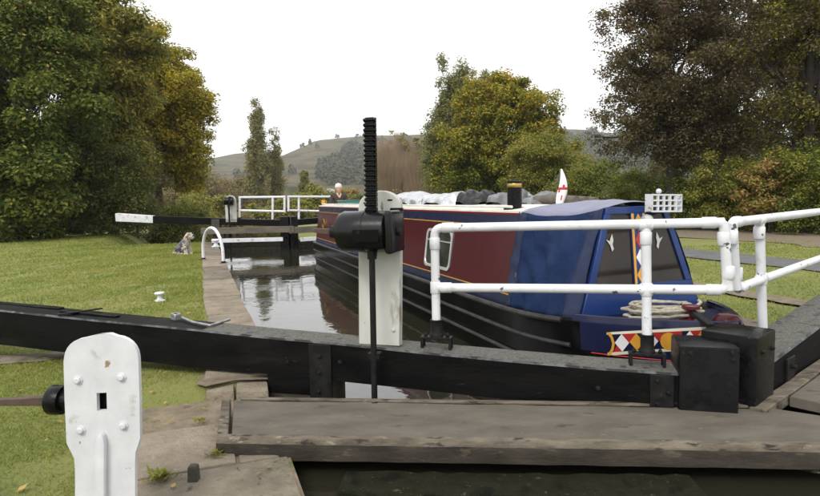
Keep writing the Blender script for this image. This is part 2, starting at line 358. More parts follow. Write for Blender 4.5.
# tarmac path with irregular edges
def ribbon(name, u0, u1, v0, v1, z, mat, jit, step=.5):
    vv = np.arange(v0, v1, step); A = []; Bq = []
    for k, q in enumerate(vv):
        A.append(W(u0 + random.uniform(-jit, jit), q, z)); Bq.append(W(u1 + random.uniform(-jit, jit), q, z))
    mb = MB(); mb.loft([[a, b] for a, b in zip(A, Bq)], closed=False, caps=False); o = mb.build(name, mat); tag(o, kind='structure'); return o
_u0, _u1 = UV(onz(760, 266, 0))[0], UV(onz(760, 257, 0))[0]; _d0, _d1 = UV(onz(770, 302, 0))[0], UV(onz(770, 295.5, 0))[0]
ribbon('tarmac_path', _u0, _u1, -10, 60, .03, M['tarmac'], .06)
ribbon('dirt_track', _d0, _d1, -3, 20, .026, M['soil'], .07, .22)
ribbon('verge_soil', UV(onz(760, 243, 0))[0], 21, -6, 40, .024, M['soil'], .35, .6)

# hill
hx = np.linspace(-900, 1200, 150); hy = np.linspace(330, 2000, 90)
HX, HY = np.meshgrid(hx, hy, indexing='ij')
pxs = np.array([-100, 120, 200, 218, 245, 270, 292, 305, 320, 345, 380, 435, 500, 560, 585, 605, 640, 700, 900])
pys = np.array([170, 166, 160, 158, 154.5, 157, 158, 149, 140.5, 137, 136.5, 136, 134, 131, 131, 134, 136, 140, 160])
def ridge_y(px): return np.interp(px, pxs, pys)
RID = 1050.
def hillz(X, Y):
    pxx = 410 + X/np.maximum(Y, 1)*F
    horz = 198 - (pxx-410)*math.tan(ROLL)
    top = (horz - ridge_y(410 + X/RID*F))/F*RID + EYE
    t = np.clip((Y-340)/(RID-340), 0, 1)
    z = -2.5 + (top+2.5)*(t**1.25)
    z = np.where(Y > RID, top + (Y-RID)*.012, z)
    return z + 1.6*np.sin(X*.021+Y*.013)*t + .9*np.sin(X*.055-Y*.031)*t
HZ = hillz(HX, HY); HZ[:, 0] = -6; HZ[:, -1] = -20
gridmesh('hill', HX, HY, HZ, M['hill'])
# lower slope nearer on the left
hx2 = np.linspace(-330, 60, 60); hy2 = np.linspace(230, 330, 24); A2, B2 = np.meshgrid(hx2, hy2, indexing='ij')
gridmesh('hillside', A2, B2, -4 + 16*np.exp(-((A2+95)/75)**2)*np.sin(np.clip((B2-230)/100, 0, 1)*math.pi) + 1.2*np.sin(A2*.11)*np.cos(B2*.09), M['hill'])
# wood on the hill: one mass nobody could count
def hill_wood():
    C = []; N = 0
    tries = 0
    while N < 5200 and tries < 90000:
        tries += 1
        Y = RNG.uniform(480, RID+15); X = RNG.uniform(-200, 560)
        z = float(hillz(np.array(X), np.array(Y))); px, py = topx((X, Y, z)); r = ridge_y(px)
        edge = np.interp(px, [310, 322, 335, 350, 365, 400, 435, 500, 570, 700], [183, 167, 157, 149, 146, 144, 142, 140, 135, 141]) + 3*math.sin(px*.21) + RNG.normal(0, 1.0)
        if px < 318 or py < edge: 
            if RNG.random() > .006: continue
        C.append((X, Y, z)); N += 1
    C = np.array(C); k = 46; n = len(C)*k; d = RNG.normal(size=(n, 3)); d /= np.linalg.norm(d, axis=1)[:, None]; d[:, 2] = np.abs(d[:, 2])
    sz = np.repeat(np.stack([RNG.uniform(3, 5.5, len(C))]*2 + [RNG.uniform(6, 11, len(C))], 1), k, 0)
    P = np.repeat(C, k, 0) + d*sz*RNG.uniform(.75, 1.05, n)[:, None]
    nr = d + RNG.normal(0, .35, (n, 3)); nr /= np.linalg.norm(nr, axis=1)[:, None]; t = np.cross(nr, RNG.normal(size=(n, 3))); t /= np.linalg.norm(t, axis=1)[:, None]; b = np.cross(nr, t); q = RNG.uniform(.8, 1.9, n)[:, None]
    co = [np.stack([P-t*q, P-b*q, P+t*q, P+b*q], 1).reshape(-1, 3)]
    co = np.concatenate(co)
    o = npmesh('hillside_wood', co, 4, len(co)//4, [M['hillwood']]); tag(o, 'dark wood covering the lower slope of the distant hill', 'wood', kind='stuff')
hill_wood()

# pale autumn air
hm = bpy.data.materials.new('haze'); hm.use_nodes = True; hn = hm.node_tree.nodes; hn.remove(hn['Principled BSDF'])
pv = hn.new('ShaderNodeVolumePrincipled'); pv.inputs['Color'].default_value = (.92, .95, 1, 1); pv.inputs['Density'].default_value = .00024; pv.inputs['Anisotropy'].default_value = .2
hm.node_tree.links.new(pv.outputs[0], hn['Material Output'].inputs['Volume'])
mb = MB(); mb.abox((0, 0, 110), 6400, 6400, 250); hz = mb.build('haze', hm, smooth=False); tag(hz, 'pale haze softening the distant hill', 'haze', kind='stuff')

# ------------------------------------------------------------------ stone: lock walls, copings, apron
def stone_block(poly, z0, z1, jit=.006):
    mb = MB(); top = [np.array([p[0], p[1], z1 + random.uniform(-jit, jit)]) for p in poly]; bot = [np.array([p[0], p[1], z0]) for p in poly]
    mb.loft([bot, top]); return mb
def lock_wall(u_face, sign, v0, v1, name, label, lo, hi):
    t = thing(name, label, 'wall', W(u_face, (v0+v1)/2, -3.2))
    mb = MB(); mb.box(W(u_face - sign*.3, (v0+v1)/2, -1.67), np.append(DU*.28, 0), np.append(DV*(v1-v0)/2, 0), (0, 0, 1.5))
    mb.build('masonry', M['brick'], t)
    a = v0
    while a < v1 - .3:
        b = min(a + random.uniform(1.05, 1.7), v1)
        if v1 - b < .4: b = v1
        p = [W(lo + random.uniform(-.05, .05), a+.012), W(hi + random.uniform(-.012, .012), a+.012), W(hi + random.uniform(-.012, .012), b-.012), W(lo + random.uniform(-.05, .05), b-.012)]
        stone_block(p, -.165, .028 + random.uniform(-.008, .01)).build('coping_stone', random.choice([M['stone2'], M['stone2'], M['stone']]), t, bevel=.018, seg=2)
        a = b
    return t
lock_wall(LW, 1, 5.35, 24.5, 'lock_wall', 'long stone lock wall with brown coping between lawn and water', 0.02, .60)
lock_wall(RW, -1, 4.2, 24.5, 'lock_wall', 'stone lock wall on the grass side hidden behind the moored boat', RW-.06, RW+.62)
# upstream bank wall under the flagstones
mb = MB(); mb.box(W(.03, 1.1, -1.8), np.append(DU*.24, 0), np.append(DV*4.1, 0), (0, 0, 1.52)); 
tag(mb.build('bank_wall', M['brick']), 'stone bank wall below the flagstones beside the dark water', 'wall')
apron = thing('stone_apron', None, None, W(-.6, 4.2, 0)); tag(apron, kind='structure')
mb = MB(); mb.poly([W(-.95, 1.9, -.120), W(.25, 1.9, -.120), W(.25, 3.1, -.120), W(LW, 3.11, -.120), W(LW, 4.7, -.120)] + [onz(x, y, -.120) for x, y in ((225, 388), (205, 393), (180, 398), (150, 402), (130, 408), (128, 436))]); mb.build('soil_bed', M['soil'], apron)
rows = [(1.9, 2.55), (2.55, 3.1), (3.1, 3.85), (3.85, 4.62)]
for i, (a, b) in enumerate(rows):
    right = .25 if i < 2 else LW-.01; u = [-.75, -.72, -.70, -.62, -.35][i]
    while u < right - .05:
        w = random.uniform(.55, 1.0); e = u + w
        if right - e < .3: e = right
        j = lambda: random.uniform(-.05, .05)
        j = lambda: random.uniform(-.012, .012)
        p = [W(u+.008+j(), a+.008+j()*.6), W(min(e-.008+j()*.4, right), a+.008+j()*.6), W(min(e-.008+j()*.4, right), b-.008+j()*.6), W(u+.008+j(), b-.008+j()*.6)]
        stone_block(p, -.24, -.108 + random.uniform(-.004, .004) - (.012 if i < 2 else 0), .004).build('flagstone', random.choice([M['stone'], M['stone'], M['stone3']]), apron, bevel=.012, seg=2)
        u = e
for k, (pl, z_) in enumerate([([(236, 391), (237, 374), (267, 375), (268.5, 391)], -.02), ([(206, 391), (207, 379), (234, 373.5), (234, 391)], -.035)]):
    stone_block([onz(x, y, z_) for x, y in pl], -.3, z_).build('flagstone', M['stone'], apron, bevel=.02, seg=2)
mb = MB(); mb.poly([onz(x, y, .006) for x, y in ((196, 384), (204, 372), (232, 366), (268, 371), (268, 379), (235, 380), (206, 386))]); mb.build('soil_bed', M['soil'], apron)
mb = MB(); mb.poly([W(-.62, 4.3, -.124), W(LW-.02, 4.3, -.124), W(LW-.02, 5.2, -.124), W(-.40, 5.2, -.124), W(-.55, 4.8, -.124)]); mb.build('soil_bed', M['soil'], apron)
# flat stones set in the lawn under the beam tail
A = [onz(x, y, .01) for x, y in ((-20, 366), (40, 362), (66, 358), (66, 352), (40, 355), (-20, 358))]
mb = MB(); mb.prism(A, (0, 0, .02)); tag(mb.build('stone_kerb', M['stone3'], bevel=.006), kind='structure')

# ------------------------------------------------------------------ grass blades, fallen leaves
def grass():
    N = 250000
    u = np.concatenate([-RNG.exponential(3.0, N*8//10) + .03 + .03*np.abs(RNG.normal(size=N*8//10)), 6.3 + 11.7*RNG.random(N*2//10)**1.5])
    d = np.concatenate([1.8 + 34*RNG.random(N*8//10)**1.8, 3.2 + 10*RNG.random(N*2//10)**1.2])
    u = np.concatenate([u, RNG.uniform(-4.5, -.6, 60000)]); d = np.concatenate([d, RNG.uniform(2.2, 7, 60000)])
    # keep off stone and path
    bed = (u > -.25) & (u < 1) & (d < 5.9) & (RNG.random(len(u)) > np.where((u < .02) & (d > 5), .65, .03))
    apr = (u > -.80+.06*np.sin(d*7)-.1*(d-3.5)*0) & (u < 1) & (d < 4.85-.5*np.clip(-u-.2, 0, 1)) & (RNG.random(len(u)) < 1-np.where((u < -.32) & (d > 4.35), 1.1, .08))
    pth = ((u > _u0-.05) & (u < _u1+.05)) | ((u > _d0+.08) & (u < _d1-.08) & (RNG.random(len(u)) > .12))
    kerb = np.zeros(len(u), bool)
    pat = np.sin(u*2.3+d*1.1)*np.sin(d*1.9-u*.7) + .5*np.sin(u*5.1-d*4.3)
    thin = (pat > .55) & (RNG.random(len(u)) > .35)
    k = ~(bed | apr | pth | thin) & (u > -16) & (u < 18) & ~((u > .0) & (u < 6) & (d > 5))
    u, d = u[k], d[k]; n = len(u)
    P = np.stack([DU[0]*u+DV[0]*d, DU[1]*u+DV[1]*d, terrain(u, d)+.002], 1)
    far = np.clip(np.linalg.norm(P[:, :2], axis=1)/8, .7, 4)
    h = RNG.uniform(.012, .034, n)*np.sqrt(far); a = RNG.uniform(0, 6.283, n); w = RNG.uniform(.004, .008, n)*far
    side = np.stack([np.cos(a), np.sin(a), 0*a], 1)*w[:, None]
    lean = np.stack([RNG.normal(0, .6, n), RNG.normal(0, .6, n), np.ones(n)], 1)*h[:, None]
    co = np.stack([P-side, P+side, P+lean], 1).reshape(-1, 3)
    o = npmesh('grass', co, 3, n, [M['grassb']]); tag(o, 'short mown grass on the lock side lawns', 'grass', kind='stuff')
grass()
def litter():
    n = 420; u = np.concatenate([RNG.uniform(-7, -.2, 300), RNG.uniform(-1.1, .5, 40), RNG.uniform(6.4, 17, 80)]); d = np.concatenate([RNG.uniform(2.5, 20, 300), RNG.uniform(2.4, 9, 40), RNG.uniform(4, 12, 80)])
    P = np.stack([DU[0]*u+DV[0]*d, DU[1]*u+DV[1]*d, terrain(u, d)+np.where((u > -.8) & (d < 5.3), .045, .03)], 1); s = RNG.uniform(.018, .036, n)[:, None]; a = RNG.uniform(0, 6.28, n)
    e = np.stack([np.cos(a), np.sin(a), RNG.normal(0, .25, n)], 1)*s; f = np.stack([-np.sin(a), np.cos(a), RNG.normal(0, .25, n)], 1)*s*.6
    co = np.stack([P-e, P-f, P+e, P+f], 1).reshape(-1, 3)
    tag(npmesh('fallen_leaves', co, 4, n, [M['litter']]), 'scattered yellow and brown fallen leaves lying on grass and stone', 'leaves', kind='stuff')
litter()

# ------------------------------------------------------------------ trees
def leaves(C, Rr, per, size, rng, flat=.75, droop=0., aspect=1.7):
    """clusters C (k,3) radius Rr (k,) -> quads"""
    k = len(C); n = k*per
    d = rng.normal(size=(n, 3)); d /= np.linalg.norm(d, axis=1)[:, None]
    r = rng.random(n)**.5
    P = np.repeat(C, per, 0) + d*(r*np.repeat(Rr, per))[:, None]*np.array([1, 1, flat])
    nrm = d*.55 + rng.normal(0, .45, (n, 3)) + np.array([0, 0, .75]); nrm /= np.linalg.norm(nrm, axis=1)[:, None]
    t = rng.normal(size=(n, 3)) + d*.4 + np.array([0, 0, -droop]); t -= nrm*np.sum(t*nrm, 1)[:, None]; t /= np.linalg.norm(t, axis=1)[:, None]
    b = np.cross(nrm, t); s = (size*rng.uniform(.65, 1.35, n))[:, None]
    a = t*s*aspect*.5; bb = b*s*.5
    return np.stack([P-a, P-bb+a*.1, P+a, P+bb+a*.1], 1).reshape(-1, 3), n
def tree(name, label, cat, base, trunk_h, trunk_r, crowns, mats, mixw=None, per=150, leaf=.12, cl=(.5, .95), seed=1, group=None, bark='bark', limbs=26, flat=.75,
         droop=0., inner=.45, lean=(0, 0), twig_r=.012, aspect=1.7, parts=('trunk', 'crown'), fine=1.75):
    rng = np.random.default_rng(seed); base = np.array(base, float)
    t = thing(name, label, cat, base, group)
    C = []
    for (dx, dy, dz, rx, ry, rz, n) in crowns:
        d = rng.normal(size=(n, 3)); d /= np.linalg.norm(d, axis=1)[:, None]
        r = inner + (1-inner)*rng.random(n)**.7
        r *= 1 + .16*np.sin(d@rng.normal(0, 3.2, 3)) + .08*rng.normal(size=n)
        C.append(base + np.array([dx, dy, dz]) + d*r[:, None]*np.array([rx, ry, rz]))
    C = np.concatenate(C); C = C[C[:, 2] > base[2] + .12]
    Rr = rng.uniform(*cl, len(C))
    # skeleton
    mb = MB(); top = base + np.array([lean[0], lean[1], trunk_h]); segs = 9; tp = []
    for i in range(segs+1):
        f = i/segs; tp.append(base*(1-f) + top*f + np.array([math.sin(f*5+seed)*.12, math.cos(f*4+seed)*.12, 0])*trunk_h*.06*min(1, f*4))
    tp[0] = tp[0] - np.array([0, 0, .3])
    rad = [trunk_r*(1.35 if i == 0 else 1)*(1-.82*i/segs) for i in range(segs+1)]
    mb.tube(tp, rad, 8)
    nodes = [np.array(q) for q in tp[3:]]; nr = [r*.6 for r in rad[3:]]
    order = rng.permutation(len(C))
    for i, ci in enumerate(order[:limbs*5]):
        c = C[ci]; big = i < limbs
        N = np.array(nodes); dz = c[2]-N[:, 2]
        dist = np.linalg.norm(N-c, axis=1) + np.where(dz < .2, 3., 0)
        j = int(np.argmin(dist)) if not big else int(np.argmin(np.abs((N[:7, 2]-base[2]) - .62*(c[2]-base[2])) if len(N) >= 7 else dist))
        p0 = nodes[j]; r0 = min(nr[j]*.8, trunk_r*.5 if big else .05) if nr[j]*.8 > twig_r*1.3 else twig_r*1.3
        L_ = np.linalg.norm(c-p0); mid = (p0+c)/2 + np.array([0, 0, .12*L_]) + rng.normal(0, .06*L_, 3)
        q = [p0]; 
        for f in (.25, .5, .75, 1.):
            q.append((1-f)**2*p0 + 2*f*(1-f)*mid + f*f*c + rng.normal(0, .02*L_, 3)*(f < 1))
        rr = [r0*(1-f*.8)+twig_r*f*.5 for f in (0, .25, .5, .75, 1)]
        mb.tube(q, rr, 5 if big else 4, caps=False)
        nodes += q[1:4]; nr += [a_*.8 for a_ in rr[1:4]]
    mb.build(parts[0], M[bark], t)
    per = int(per*fine); leaf = leaf*.66
    co, n = leaves(C, Rr, per, leaf, rng, flat, droop, aspect)
    mi = None
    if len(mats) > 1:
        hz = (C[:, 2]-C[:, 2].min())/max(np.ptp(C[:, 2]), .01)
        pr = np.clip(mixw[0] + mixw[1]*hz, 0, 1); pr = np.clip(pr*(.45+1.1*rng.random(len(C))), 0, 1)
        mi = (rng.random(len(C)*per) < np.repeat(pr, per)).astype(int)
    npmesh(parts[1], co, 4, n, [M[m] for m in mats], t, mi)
    return t
def at(px, Y, z=None):
    P = ony(px, 200, Y); u, v_ = UV(P); P[2] = float(terrain(u, v_)) if z is None else z; return P
LT = 'trees along the left edge of the lawn'
# left bank
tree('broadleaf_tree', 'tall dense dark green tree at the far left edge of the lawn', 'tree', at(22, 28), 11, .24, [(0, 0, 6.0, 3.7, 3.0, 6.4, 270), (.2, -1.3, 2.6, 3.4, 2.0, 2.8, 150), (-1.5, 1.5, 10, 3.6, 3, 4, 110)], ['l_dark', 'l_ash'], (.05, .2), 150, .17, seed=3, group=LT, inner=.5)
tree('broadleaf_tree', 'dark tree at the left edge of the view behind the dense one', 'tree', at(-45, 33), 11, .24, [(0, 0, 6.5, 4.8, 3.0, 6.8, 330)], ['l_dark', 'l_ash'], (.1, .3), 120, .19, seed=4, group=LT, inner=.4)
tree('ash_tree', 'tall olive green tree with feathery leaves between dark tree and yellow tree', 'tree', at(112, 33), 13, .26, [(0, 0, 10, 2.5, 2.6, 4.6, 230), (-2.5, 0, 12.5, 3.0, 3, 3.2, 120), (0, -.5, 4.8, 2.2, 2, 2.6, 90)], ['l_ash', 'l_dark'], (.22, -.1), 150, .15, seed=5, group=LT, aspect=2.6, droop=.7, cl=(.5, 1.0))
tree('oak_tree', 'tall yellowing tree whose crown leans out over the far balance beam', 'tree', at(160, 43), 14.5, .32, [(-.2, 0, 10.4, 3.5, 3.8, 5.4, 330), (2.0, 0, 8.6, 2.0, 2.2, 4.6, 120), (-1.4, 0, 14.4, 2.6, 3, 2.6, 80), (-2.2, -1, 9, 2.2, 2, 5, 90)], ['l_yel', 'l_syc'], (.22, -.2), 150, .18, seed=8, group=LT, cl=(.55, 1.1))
tree('shrub', 'dark green shrub at the foot of the olive tree by the white beam tip', 'shrub', at(108, 30.5), 3.2, .06, [(0, 0, 2.3, 2.4, 1.6, 2.5, 150)], ['l_dark', 'l_brown'], (.15, .1), 130, .11, seed=9, parts=('stem', 'foliage'))
tree('shrub', 'brownish shrub with twiggy top beneath the yellowing tree', 'shrub', at(136, 36), 4.5, .06, [(0, 0, 3.3, 1.9, 1.5, 3.1, 130)], ['l_brown', 'l_dark'], (.5, 0), 110, .10, seed=10, parts=('stem', 'foliage'))
tree('shrub', 'rounded mid green shrub under the yellowing tree beside the canal', 'shrub', at(172, 40), 3.2, .06, [(0, 0, 2.1, 2.4, 1.8, 2.6, 120)], ['l_bush', 'l_dark'], (.35, 0), 130, .13, seed=11, parts=('stem', 'foliage'))
tree('shrub', 'small green shrub on the left canal bank beyond the far gate', 'shrub', at(190, 60), 3, .06, [(0, 0, 2.2, 3.0, 2.2, 3.2, 100)], ['l_bush', 'l_ash'], (.5, 0), 110, .18, seed=12, parts=('stem', 'foliage'), cl=(.6, 1.2))
for px, Y, wd, h, lab, sd in [(-40, 36, 3.2, 2.6, 'dark undergrowth at the far left end of the tree line', 71), (25, 37, 3.2, 2.4, 'dark undergrowth behind the dense green tree', 72), (80, 38, 3.0, 2.4, 'dark undergrowth left of the white beam tip', 73)]:
    tree('shrub', lab, 'shrub', at(px, Y), h*.7, .05, [(0, 0, h*.45, wd, wd*.6, h*.5, 90)], ['l_dark', 'l_ash'], (.1, 0), 110, .14, seed=sd, cl=(.45, .8), parts=('stem', 'foliage'), limbs=12)
# distance, centre left
tree('poplar_tree', 'tallest narrow poplar standing beyond the far gate', 'tree', at(260, 120), 21, .28, [(0, 0, 16.6, 1.5, 1.4, 8.6, 100), (-.3, 0, 10, 2.6, 2.2, 7.5, 140)], ['l_pop'], None, 55, .34, seed=15, inner=.2, cl=(.6, 1.1), flat=1.3, group='pair of poplars', bark='palebark')
tree('poplar_tree', 'shorter narrow poplar close beside the tallest one', 'tree', at(277, 124), 15, .24, [(0, 0, 10.8, 1.2, 1.2, 6.4, 65), (0, 0, 7, 1.9, 1.8, 5.5, 80)], ['l_pop'], None, 55, .34, seed=16, inner=.2, cl=(.6, 1.1), flat=1.3, group='pair of poplars', bark='palebark')
tree('conifer_tree', 'small dark pointed conifer in front of the pale hillside', 'tree', at(305, 150), 9.5, .2, [(0, 0, 3.2, 2.3, 2.3, 3, 70), (0, 0, 6, 1.5, 1.5, 2.5, 40), (0, 0, 9, .8, .8, 2.2, 24)], ['l_dark', 'l_ash'], (.3, 0), 60, .4, seed=17, cl=(.5, .9))
for px, Y, wd, h, mm, lab, sd in [
    (232, 66, 2.6, 3.6, ['l_brown', 'l_ash'], 'brown bushy tree left of the poplars behind the far paddle post', 20),
    (205, 84, 4.6, 7.2, ['l_ash', 'l_bush'], 'olive green bush between the yellowing tree and the poplars', 21),
    (262, 78, 3.2, 3.6, ['l_bush', 'l_ash'], 'green bush at the foot of the poplars above the white railing', 22),
    (289, 74, 2.4, 3.4, ['l_ash', 'l_bush'], 'olive bush right of the poplars behind the white railing', 23),
    (312, 84, 3.4, 4.6, ['l_bush', 'l_ash'], 'green bush just left of the white shed', 24),
    (238, 150, 9, 9, ['l_brown', 'l_ash'], 'wide brown thicket on the rise behind the poplars', 25),
    (190, 130, 9, 11, ['l_brown', 'l_bush'], 'dark brown thicket rising beside the yellowing tree', 26),
    (346, 170, 3.6, 6.0, ['l_gold', 'l_brown'], 'small round orange tree above the boater', 27),
    (366, 110, 3.6, 3.6, ['l_dark', 'l_bush'], 'dark bush behind the paddle post', 28),
    (330, 135, 5, 3.0, ['l_bush', 'l_dark'], 'low green hedge below the white shed', 29),
    (420, 74, 5.5, 2.8, ['l_brown', 'l_bush'], 'low brown scrub at the foot of the bare willows', 30),
    (255, 62, 1.0, 1.0, ['l_orange', 'l_brown'], 'small russet bush glowing behind the white railing', 31)]:
    tree('bush', lab, 'bush', at(px, Y), h*.7, .07, [(0, 0, h*.5, wd, wd*.8, h*.52, int(60+wd*12))], mm, (.3, 0), 90, .1+Y*.0022, seed=sd, cl=(.12*wd+.2, .25*wd+.25), parts=('stem', 'foliage'), limbs=14)
# russet bare willows behind the boat
for i, (px, Y, h, wd) in enumerate([(386, 92, 11.5, 2.6), (402, 96, 12.6, 2.8), (421, 92, 11.2, 2.8), (434, 99, 10, 2.2)]):
    lab = ['bare brown willow nearest the toothed paddle rack', 'tallest bare brown willow with a few pale leaves at its top', 'bare brown willow in the middle of its clump right of the tallest', 'bare brown willow next to the tall green poplar'][i]
    t = thing('willow_tree', lab, 'tree', at(px, Y), 'bare willows behind the boat'); rng = np.random.default_rng(50+i); b0 = np.array(t.location)
    mb = MB(); mb.tube([b0-[0, 0, .3], b0+[0, 0, h*.3], b0+[.2, 0, h*.8]], [.22, .15, .03], 6)
    mb.build('trunk', M['palebark'], t)
    n = 15000; a = rng.uniform(0, 6.283, n); rr = wd*np.sqrt(rng.random(n)); z0 = h*rng.uniform(.02, .98, n)*(.80+.20*np.sin(3*a+i*1.3)*np.cos(rr*2.3+i)); ln = h*rng.uniform(.08, .24, n)
    k = (.5+.6*np.sin(np.clip(z0/h, 0, 1)*2.6+.3))*np.clip((1.06-z0/h)*2.2, .12, 1); P = b0 + np.stack([np.cos(a)*rr*k, np.sin(a)*rr*k, z0], 1)
    tip = P + np.stack([np.cos(a)*ln*.38, np.sin(a)*ln*.38, ln], 1) + rng.normal(0, .22, (n, 3)); sd = np.stack([np.ones(n), np.zeros(n), np.zeros(n)], 1)*.016
    npmesh('twigs', np.stack([P-sd, P+sd, tip], 1).reshape(-1, 3), 3, n, [M['l_twig']], t)
    if i in (1, 2):
        C = b0 + np.stack([rng.normal(0, 1.0, 22), rng.normal(0, 1.0, 22), h*rng.uniform(.82, 1.08, 22)], 1)
        co, n = leaves(C, np.full(22, .55), 26, .26, rng); npmesh('crown', co, 4, n, [M['l_pop']], t)
tree('poplar_tree', 'tall pale green poplar with airy crown behind the golden topped tree', 'tree', at(455, 66), 15.5, .25, [(0, 0, 12.2, 2.5, 2.3, 6.5, 210), (-1.6, 0, 7.5, 2.2, 1.8, 6, 130)], ['l_bir', 'l_pop'], (.4, 0), 95, .22, seed=33, inner=.15, cl=(.5, 1.0), flat=1.2, bark='palebark')
tree('birch_tree', 'airy pale green birch peeping out right of the tall poplar', 'tree', at(483, 72), 14.0, .22, [(0, 0, 13.2, 2.9, 2.2, 5.6, 190)], ['l_bir', 'l_pop'], (.4, 0), 85, .24, seed=34, inner=.15, cl=(.5, 1.0), flat=1.2, bark='palebark')
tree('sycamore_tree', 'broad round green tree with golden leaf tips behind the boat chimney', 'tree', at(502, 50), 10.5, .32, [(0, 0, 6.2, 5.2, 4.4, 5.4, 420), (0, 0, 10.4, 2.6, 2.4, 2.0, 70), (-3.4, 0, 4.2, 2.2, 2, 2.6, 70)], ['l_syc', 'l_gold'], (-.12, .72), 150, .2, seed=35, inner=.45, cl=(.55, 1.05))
tree('hazel_bush', 'large mixed green bush with bare twig tops right of the golden topped tree', 'bush', at(553, 41), 5.2, .09, [(0, 0, 2.8, 3.6, 2.6, 3.0, 190), (-1.2, 0, 4.6, 2.0, 1.6, 1.4, 50)], ['l_bush', 'l_ash'], (.35, .1), 130, .13, seed=36, cl=(.4, .9), parts=('stem', 'foliage'))
tree('hazel_bush', 'green bush in the gap below the faint wooded hill', 'bush', at(600, 36), 3.2, .07, [(0, 0, 1.8, 2.6, 2.0, 2.0, 120)], ['l_bush', 'l_dark'], (.3, 0), 130, .12, seed=37, cl=(.4, .8), parts=('stem', 'foliage'))
# right bank
tree('copper_tree', 'large dark brown leaved tree with ragged open edge beyond the bow', 'tree', at(672, 25), 10.4, .26, [(.3, 0, 6.6, 3.2, 2.8, 4.2, 250), (-1.4, 0, 8.6, 2.0, 2, 2.4, 60), (1.8, .3, 4.6, 2.6, 2.2, 2.2, 90), (.6, 0, 10, 2.6, 2.2, 2.0, 60), (-2.0, 0, 4.8, 1.5, 1.5, 2.2, 40), (.4, .3, 4.2, 3.0, 2.0, 1.8, 90), (.8, 0, 7.5, 2.6, 2.2, 3.2, 90)], ['l_cop', 'l_dark'], (.22, -.2), 112, .10, seed=38, inner=.3, cl=(.35, .75), limbs=40, twig_r=.01, lean=(-.5, 0))
tree('copper_tree', 'dark green and brown tree overhanging the far right edge', 'tree', at(806, 22), 9.5, .26, [(.3, 0, 8.3, 3.0, 2.6, 2.7, 220), (1.8, 0, 5, 2.2, 2.2, 3, 90), (-.2, .5, 4.6, 1.6, 1.6, 1.5, 40)], ['l_cop', 'l_bush'], (.55, -.1), 120, .10, seed=39, inner=.3, cl=(.35, .75), limbs=36)
tree('broadleaf_tree', 'dark green tree filling the gap between the two brown trees on the right', 'tree', at(745, 33), 12, .24, [(0, 0, 5, 3.4, 2.4, 4.8, 230), (.5, 0, 11, 4.4, 2.6, 3.4, 170), (4, 0, 7, 3, 2.4, 4.5, 150)], ['l_cop', 'l_dark'], (.35, 0), 110, .13, seed=40, cl=(.45, .9))
UG = 'bramble bushes under the right hand trees'
for px, Y, wd, h, mm, lab, sd in [
    (640, 27, 2.0, 2.5, ['l_bush', 'l_dark'], 'bramble bush showing above the blue cratch cover', 41),
    (698, 25, 1.9, 2.3, ['l_dark', 'l_bush'], 'dark bramble bush behind the white plastic basket', 42),
    (733, 23.5, 1.7, 3.0, ['l_bush', 'l_ash'], 'lighter green bramble bush left of the orange bush', 43),
    (806, 22, 2.2, 3.6, ['l_bush', 'l_dark'], 'large green bramble bush at the far right edge', 44),
    (772, 24.5, 2.4, 2.6, ['l_dark', 'l_brown'], 'dark bramble thicket behind the orange bush', 45),
    (668, 33, 3.0, 3.6, ['l_dark', 'l_bush'], 'dark bush deep behind the trunk of the brown tree', 46),
    (840, 20.5, 2.2, 3.0, ['l_bush', 'l_dark'], 'bramble bush partly beyond the right edge', 48)]:
    tree('bramble_bush', lab, 'bush', at(px, Y), h*.7, .04, [(0, 0, h*.46, wd, wd*.7, h*.55, int(55+wd*26))], mm, (.35, 0), 120, .085, seed=sd, cl=(.28, .55), parts=('stem', 'foliage'), limbs=16, group=UG, twig_r=.006)
tree('sumac_bush', 'orange pink autumn bush among the green brambles', 'bush', at(770, 21.6), 2.4, .04, [(0, 0, 2.05, 1.0, .7, .75, 34), (-.6, -.2, 1.2, .8, .6, .5, 14)], ['l_orange', 'l_bush'], (.45, 0), 80, .08, seed=47, cl=(.22, .42), parts=('stem', 'foliage'), limbs=14, twig_r=.006, aspect=2.6)

# white shed far away
P = at(325, 178); t = thing('industrial_shed', 'small white shed roof seen far away beyond the canal', 'shed', P)
z0 = P[2]; mb = MB(); mb.abox(P+[0, 0, 2.6+z0*0], 5.2, 9, 5.2); mb.build('wall', M['shed'], t, bevel=.02)
mb = MB(); mb.prism([P+[-3.0, -4.8, 5.2], P+[3.0, -4.8, 5.2], P+[2.2, -4.8, 6.4], P+[-2.8, -4.8, 6.6]], (0, 9.6, 0)); mb.build('roof', M['shedroof'], t)

# ------------------------------------------------------------------ near gate: left leaf
PH = math.radians(15.1)
EL = np.array([-math.cos(PH), math.sin(PH)]); NL = np.array([math.sin(PH), math.cos(PH)]); OL = np.array([1.98, 4.20])
def GL(a, b, z): q = OL + EL*a + NL*b; return np.array([q[0], q[1], z])
def gl(px, py, b=0.):
    P = onp(px, py, OL + NL*b, EL); return float((P[:2]-OL) @ EL), P[2]
gate = thing('lock_gate', 'near black lock gate leaf whose long balance beam crosses the foreground', 'lock gate', GL(1.5, .16, -.6))
st = [(-60, 304, 341), (8, 311, 347), (100, 320.5, 358), (190, 329, 369), (267, 337, 375), (338, 343.5, 383), (420, 352, 391.5), (506, 360, 401), (600, 368.3, 406), (684, 374, 409)]
TK = .33
rings = []; A_ = []
for x, yt, yb in st:
    a, zt = gl(x, yt); _, zb = gl(x, yb); A_.append((a, zt, zb))
BEAM = sorted(A_)
def btop(a): return float(np.interp(a, [q[0] for q in BEAM], [q[1] for q in BEAM]))
mb = MB(); prev = None
aa = np.linspace(BEAM[0][0], BEAM[-1][0], 40)
rings = []
